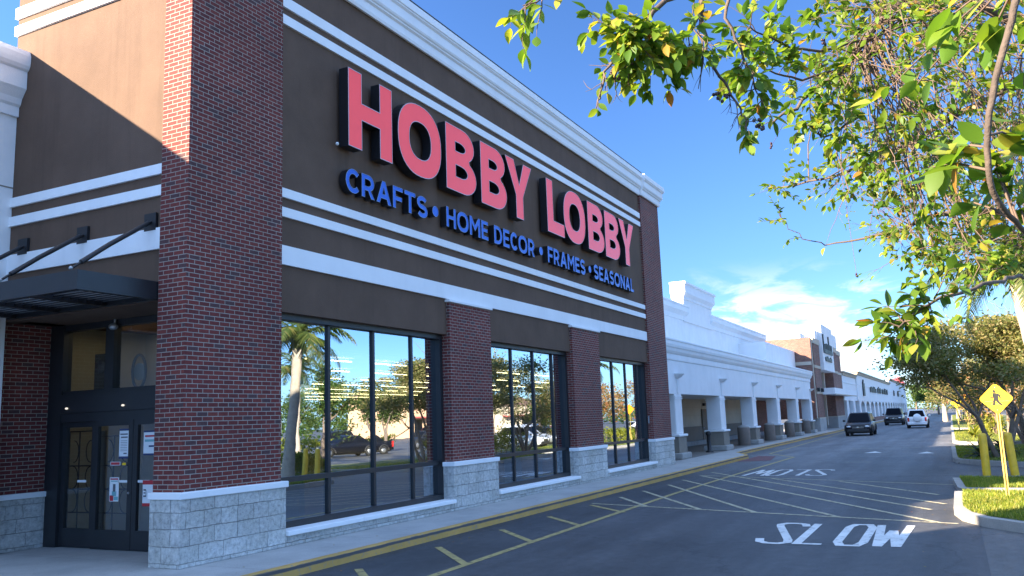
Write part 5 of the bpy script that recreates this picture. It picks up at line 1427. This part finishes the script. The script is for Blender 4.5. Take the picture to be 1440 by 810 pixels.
L14=limb([(1500,330,6.5),(1440,345,7.5),(1380,340,7.8),(1300,350,8.2)],.016,.004)
# near sprays
def along(P,i0,i1,n,ln,leaves,size,dirs=None,depth=1,droop=.25,r=.003):
    for j in range(n):
        k=rnd.uniform(i0,i1)*(len(P)-1); a=min(int(k),len(P)-2); p=P[a].lerp(P[a+1],k-a); t=(P[a+1]-P[a]).normalized()
        d=t*.6+rv(rnd,.6)+(dirs or Vector()); twig(p,d,ln*rnd.uniform(.6,1.3),r,rnd,leaves,size,droop,depth)
along(L7,.16,.45,18,.17,8,.058,depth=1); along(L8,.22,.50,14,.16,7,.058,depth=1); along(L7,.6,1,4,.12,2,.05,depth=0); along(L8,.7,1,4,.12,0,.05,depth=1)
along(L13,.45,1,9,.14,5,.06,depth=0)
along(L9,.3,1,6,.15,0,.05,depth=1); along(L9,.93,1,2,.10,5,.062,depth=0); along(L10,.25,.95,9,.13,5,.058,depth=0); along(L12,.2,1,4,.14,0,.05,depth=1)
along(L6,.1,.4,8,.3,4,.06,depth=1)
along(L2,.15,.8,16,.28,5,.056,depth=1,r=.004); along(L2,.5,1,9,.22,7,.06,depth=0)
along(L1,.3,1,14,.5,7,.06,depth=1,r=.004)
along(L5,.70,1,20,.16,6,.060,depth=0,dirs=Vector((0,.16,.10))); along(L5,.3,.65,4,.16,4,.055,depth=0)
along(L3,.1,.8,24,.28,8,.056,depth=1,r=.0045); along(L4,.1,.7,18,.28,7,.054,depth=1,r=.0045); along(L14,.1,.6,12,.28,8,.055,depth=1,r=.004)
LA=limb([(1215,58,5.1),(1130,72,4.6),(1075,48,4.3),(1050,40,4.2)],.010,.002)
LB=limb([(1190,92,5.0),(1125,112,4.7),(1085,100,4.5),(1062,84,4.4)],.009,.002)
LC=limb([(1215,160,5.2),(1160,190,5.0),(1125,165,4.8)],.009,.002)
LD=limb([(1160,345,7.2),(1120,330,7.2),(1095,300,7.2)],.005,.002)
along(LA,.2,1,16,.17,8,.070,depth=0); along(LB,.2,1,16,.17,8,.072,depth=0); along(LC,.2,1,12,.17,7,.070,depth=0); along(L10,.3,1,10,.14,7,.068,depth=0)
along(L3,.75,1,14,.24,9,.055,depth=0); along(LD,.3,1,6,.2,7,.05,depth=0)
# big leaves on the nearest branch
for (u,v,d,n) in ((1345,215,1.7,12),(1400,240,1.75,14),(1430,195,1.7,12),(1310,235,1.8,7),(1340,20,1.8,9),(1395,45,1.75,7),(1440,120,1.8,6),(1370,285,1.8,5),(1432,285,1.75,9),(1390,205,1.8,8),(1280,130,2.6,8),(1235,140,2.8,7)):
    p=wp(u,v,d); q=min(L11,key=lambda c:(c-p).length); 
    tw.tube([q,q.lerp(p,.5)+Vector((0,0,.01)),p],[.003,.0024,.0018],5,0,False)
    dirv=(p-q).normalized() if (p-q).length>.02 else Vector((0,1,0))
    for j in range(n):
        leaf6(q.lerp(p,rnd.uniform(.5,1.1))+rv(rnd,.016),dirv*.7+rv(rnd,.55)+Vector((0,.1,-.25)),.075*rnd.uniform(.6,1.15),.075*rnd.uniform(.25,.31),rnd)
# general fine twiggery filling the right of the crown
def uL(v):
    K=((-40,1120),(60,1150),(120,1165),(200,1200),(260,1180),(300,1235),(340,1240),(380,1350),(430,1430),(460,1440),(480,1450))
    for (a,x0),(c,x1) in zip(K,K[1:]):
        if a<=v<=c: return x0+(x1-x0)*(v-a)/(c-a)
    return 1400
anch=L1[4:]+L3+L4+L14+L2[:10]
for i in range(270):
    v=-30+420*rnd.random()**1.05; u=1520-(1520-uL(v))*rnd.random()**.9; d=rnd.uniform(4.3,8.5)
    p=wp(u,v,d)
    cand=rnd.sample(anch,22); q=min(cand,key=lambda c:(c-p).length)
    seg_=p-q; L_=seg_.length
    if L_>2.2: q=p-seg_.normalized()*rnd.uniform(.7,1.5)
    m1=q.lerp(p,.5)+rv(rnd,.07)+Vector((0,0,.05)); pts=[q,q.lerp(m1,.5)+rv(rnd,.02),m1,m1.lerp(p,.5)+rv(rnd,.03),p]
    tw.tube(pts,[.006,.005,.004,.0032,.0026],4,0,False)
    leafy=rnd.random()<.42
    sz=.058*rnd.uniform(.85,1.2)
    for k in range(4 if leafy else 3):
        if leafy: twig(pts[4]+rv(rnd,.05),(p-q).normalized()+rv(rnd,.8),rnd.uniform(.10,.22),.0022,rnd,10,sz,.1,0)
        else: twig(pts[min(4,k+2)],(p-q).normalized()+rv(rnd,.75),rnd.uniform(.2,.45),.0026,rnd,1.2,.045,-.05,2)
# hanging berry clusters
for (u,v,d) in ((1008,134,3.5),(1020,136,3.5),(1066,172,3.55),(1070,180,3.55),(1160,60,4.5),(1110,160,4.9),(1085,205,5.5),(1205,478-90,6),(868,107,3.3)):
    bb=MB()
    for j in range(5):
        p=wp(u,v,d)+rv(rnd,.009); bb.sphere(p,.0085,6)
    bcl.append(bb)
    q=min(L9+L10+L2+L3+L8,key=lambda c:(c-wp(u,v,d)).length); tw.tube([q,q.lerp(wp(u,v,d),.6)+Vector((0,0,.02)),wp(u,v,d)],[.002,.0016,.0012],4,0,False)
tb.build('trunk',M['bark_dark'],FT); tw.build('twigs',M['twig'],FT); lb_.build('leaves',M['leaf_near'],FT); [x.build('berry_cluster',M['berry'],FT) for x in bcl]

# a few fallen leaves on the road edge, pavement and lawns
rnd=random.Random(77); b=MB()
for i in range(420):
    k=rnd.random()
    if k<.35: x,y,z=rnd.uniform(9,45),8.0-abs(rnd.gauss(0,.35)),.010
    elif k<.5: x,y,z=rnd.uniform(8,40),rnd.uniform(8.6,9.6),.156
    elif k<.8: x,y,z=rnd.uniform(12,60),rnd.uniform(-.1,1.2),.010
    else: x,y,z=rnd.uniform(16.5,21.2),rnd.uniform(-2.5,-.2),.22
    a=rnd.uniform(0,6.28); d=Vector((math.cos(a),math.sin(a),rnd.uniform(0,.25))); s_=Vector((-d.y,d.x,rnd.uniform(-.2,.2))); p=Vector((x,y,z)); L_=rnd.uniform(.03,.06)
    b.add([p,p+d*L_*.5+s_*L_*.28,p+d*L_,p+d*L_*.5-s_*L_*.28],[(0,1,2,3)])
tag(b.build('fallen_leaves',M['leaf_rust']),'scattered dry leaves lying on kerb, road and lawn','leaves',kind='stuff')
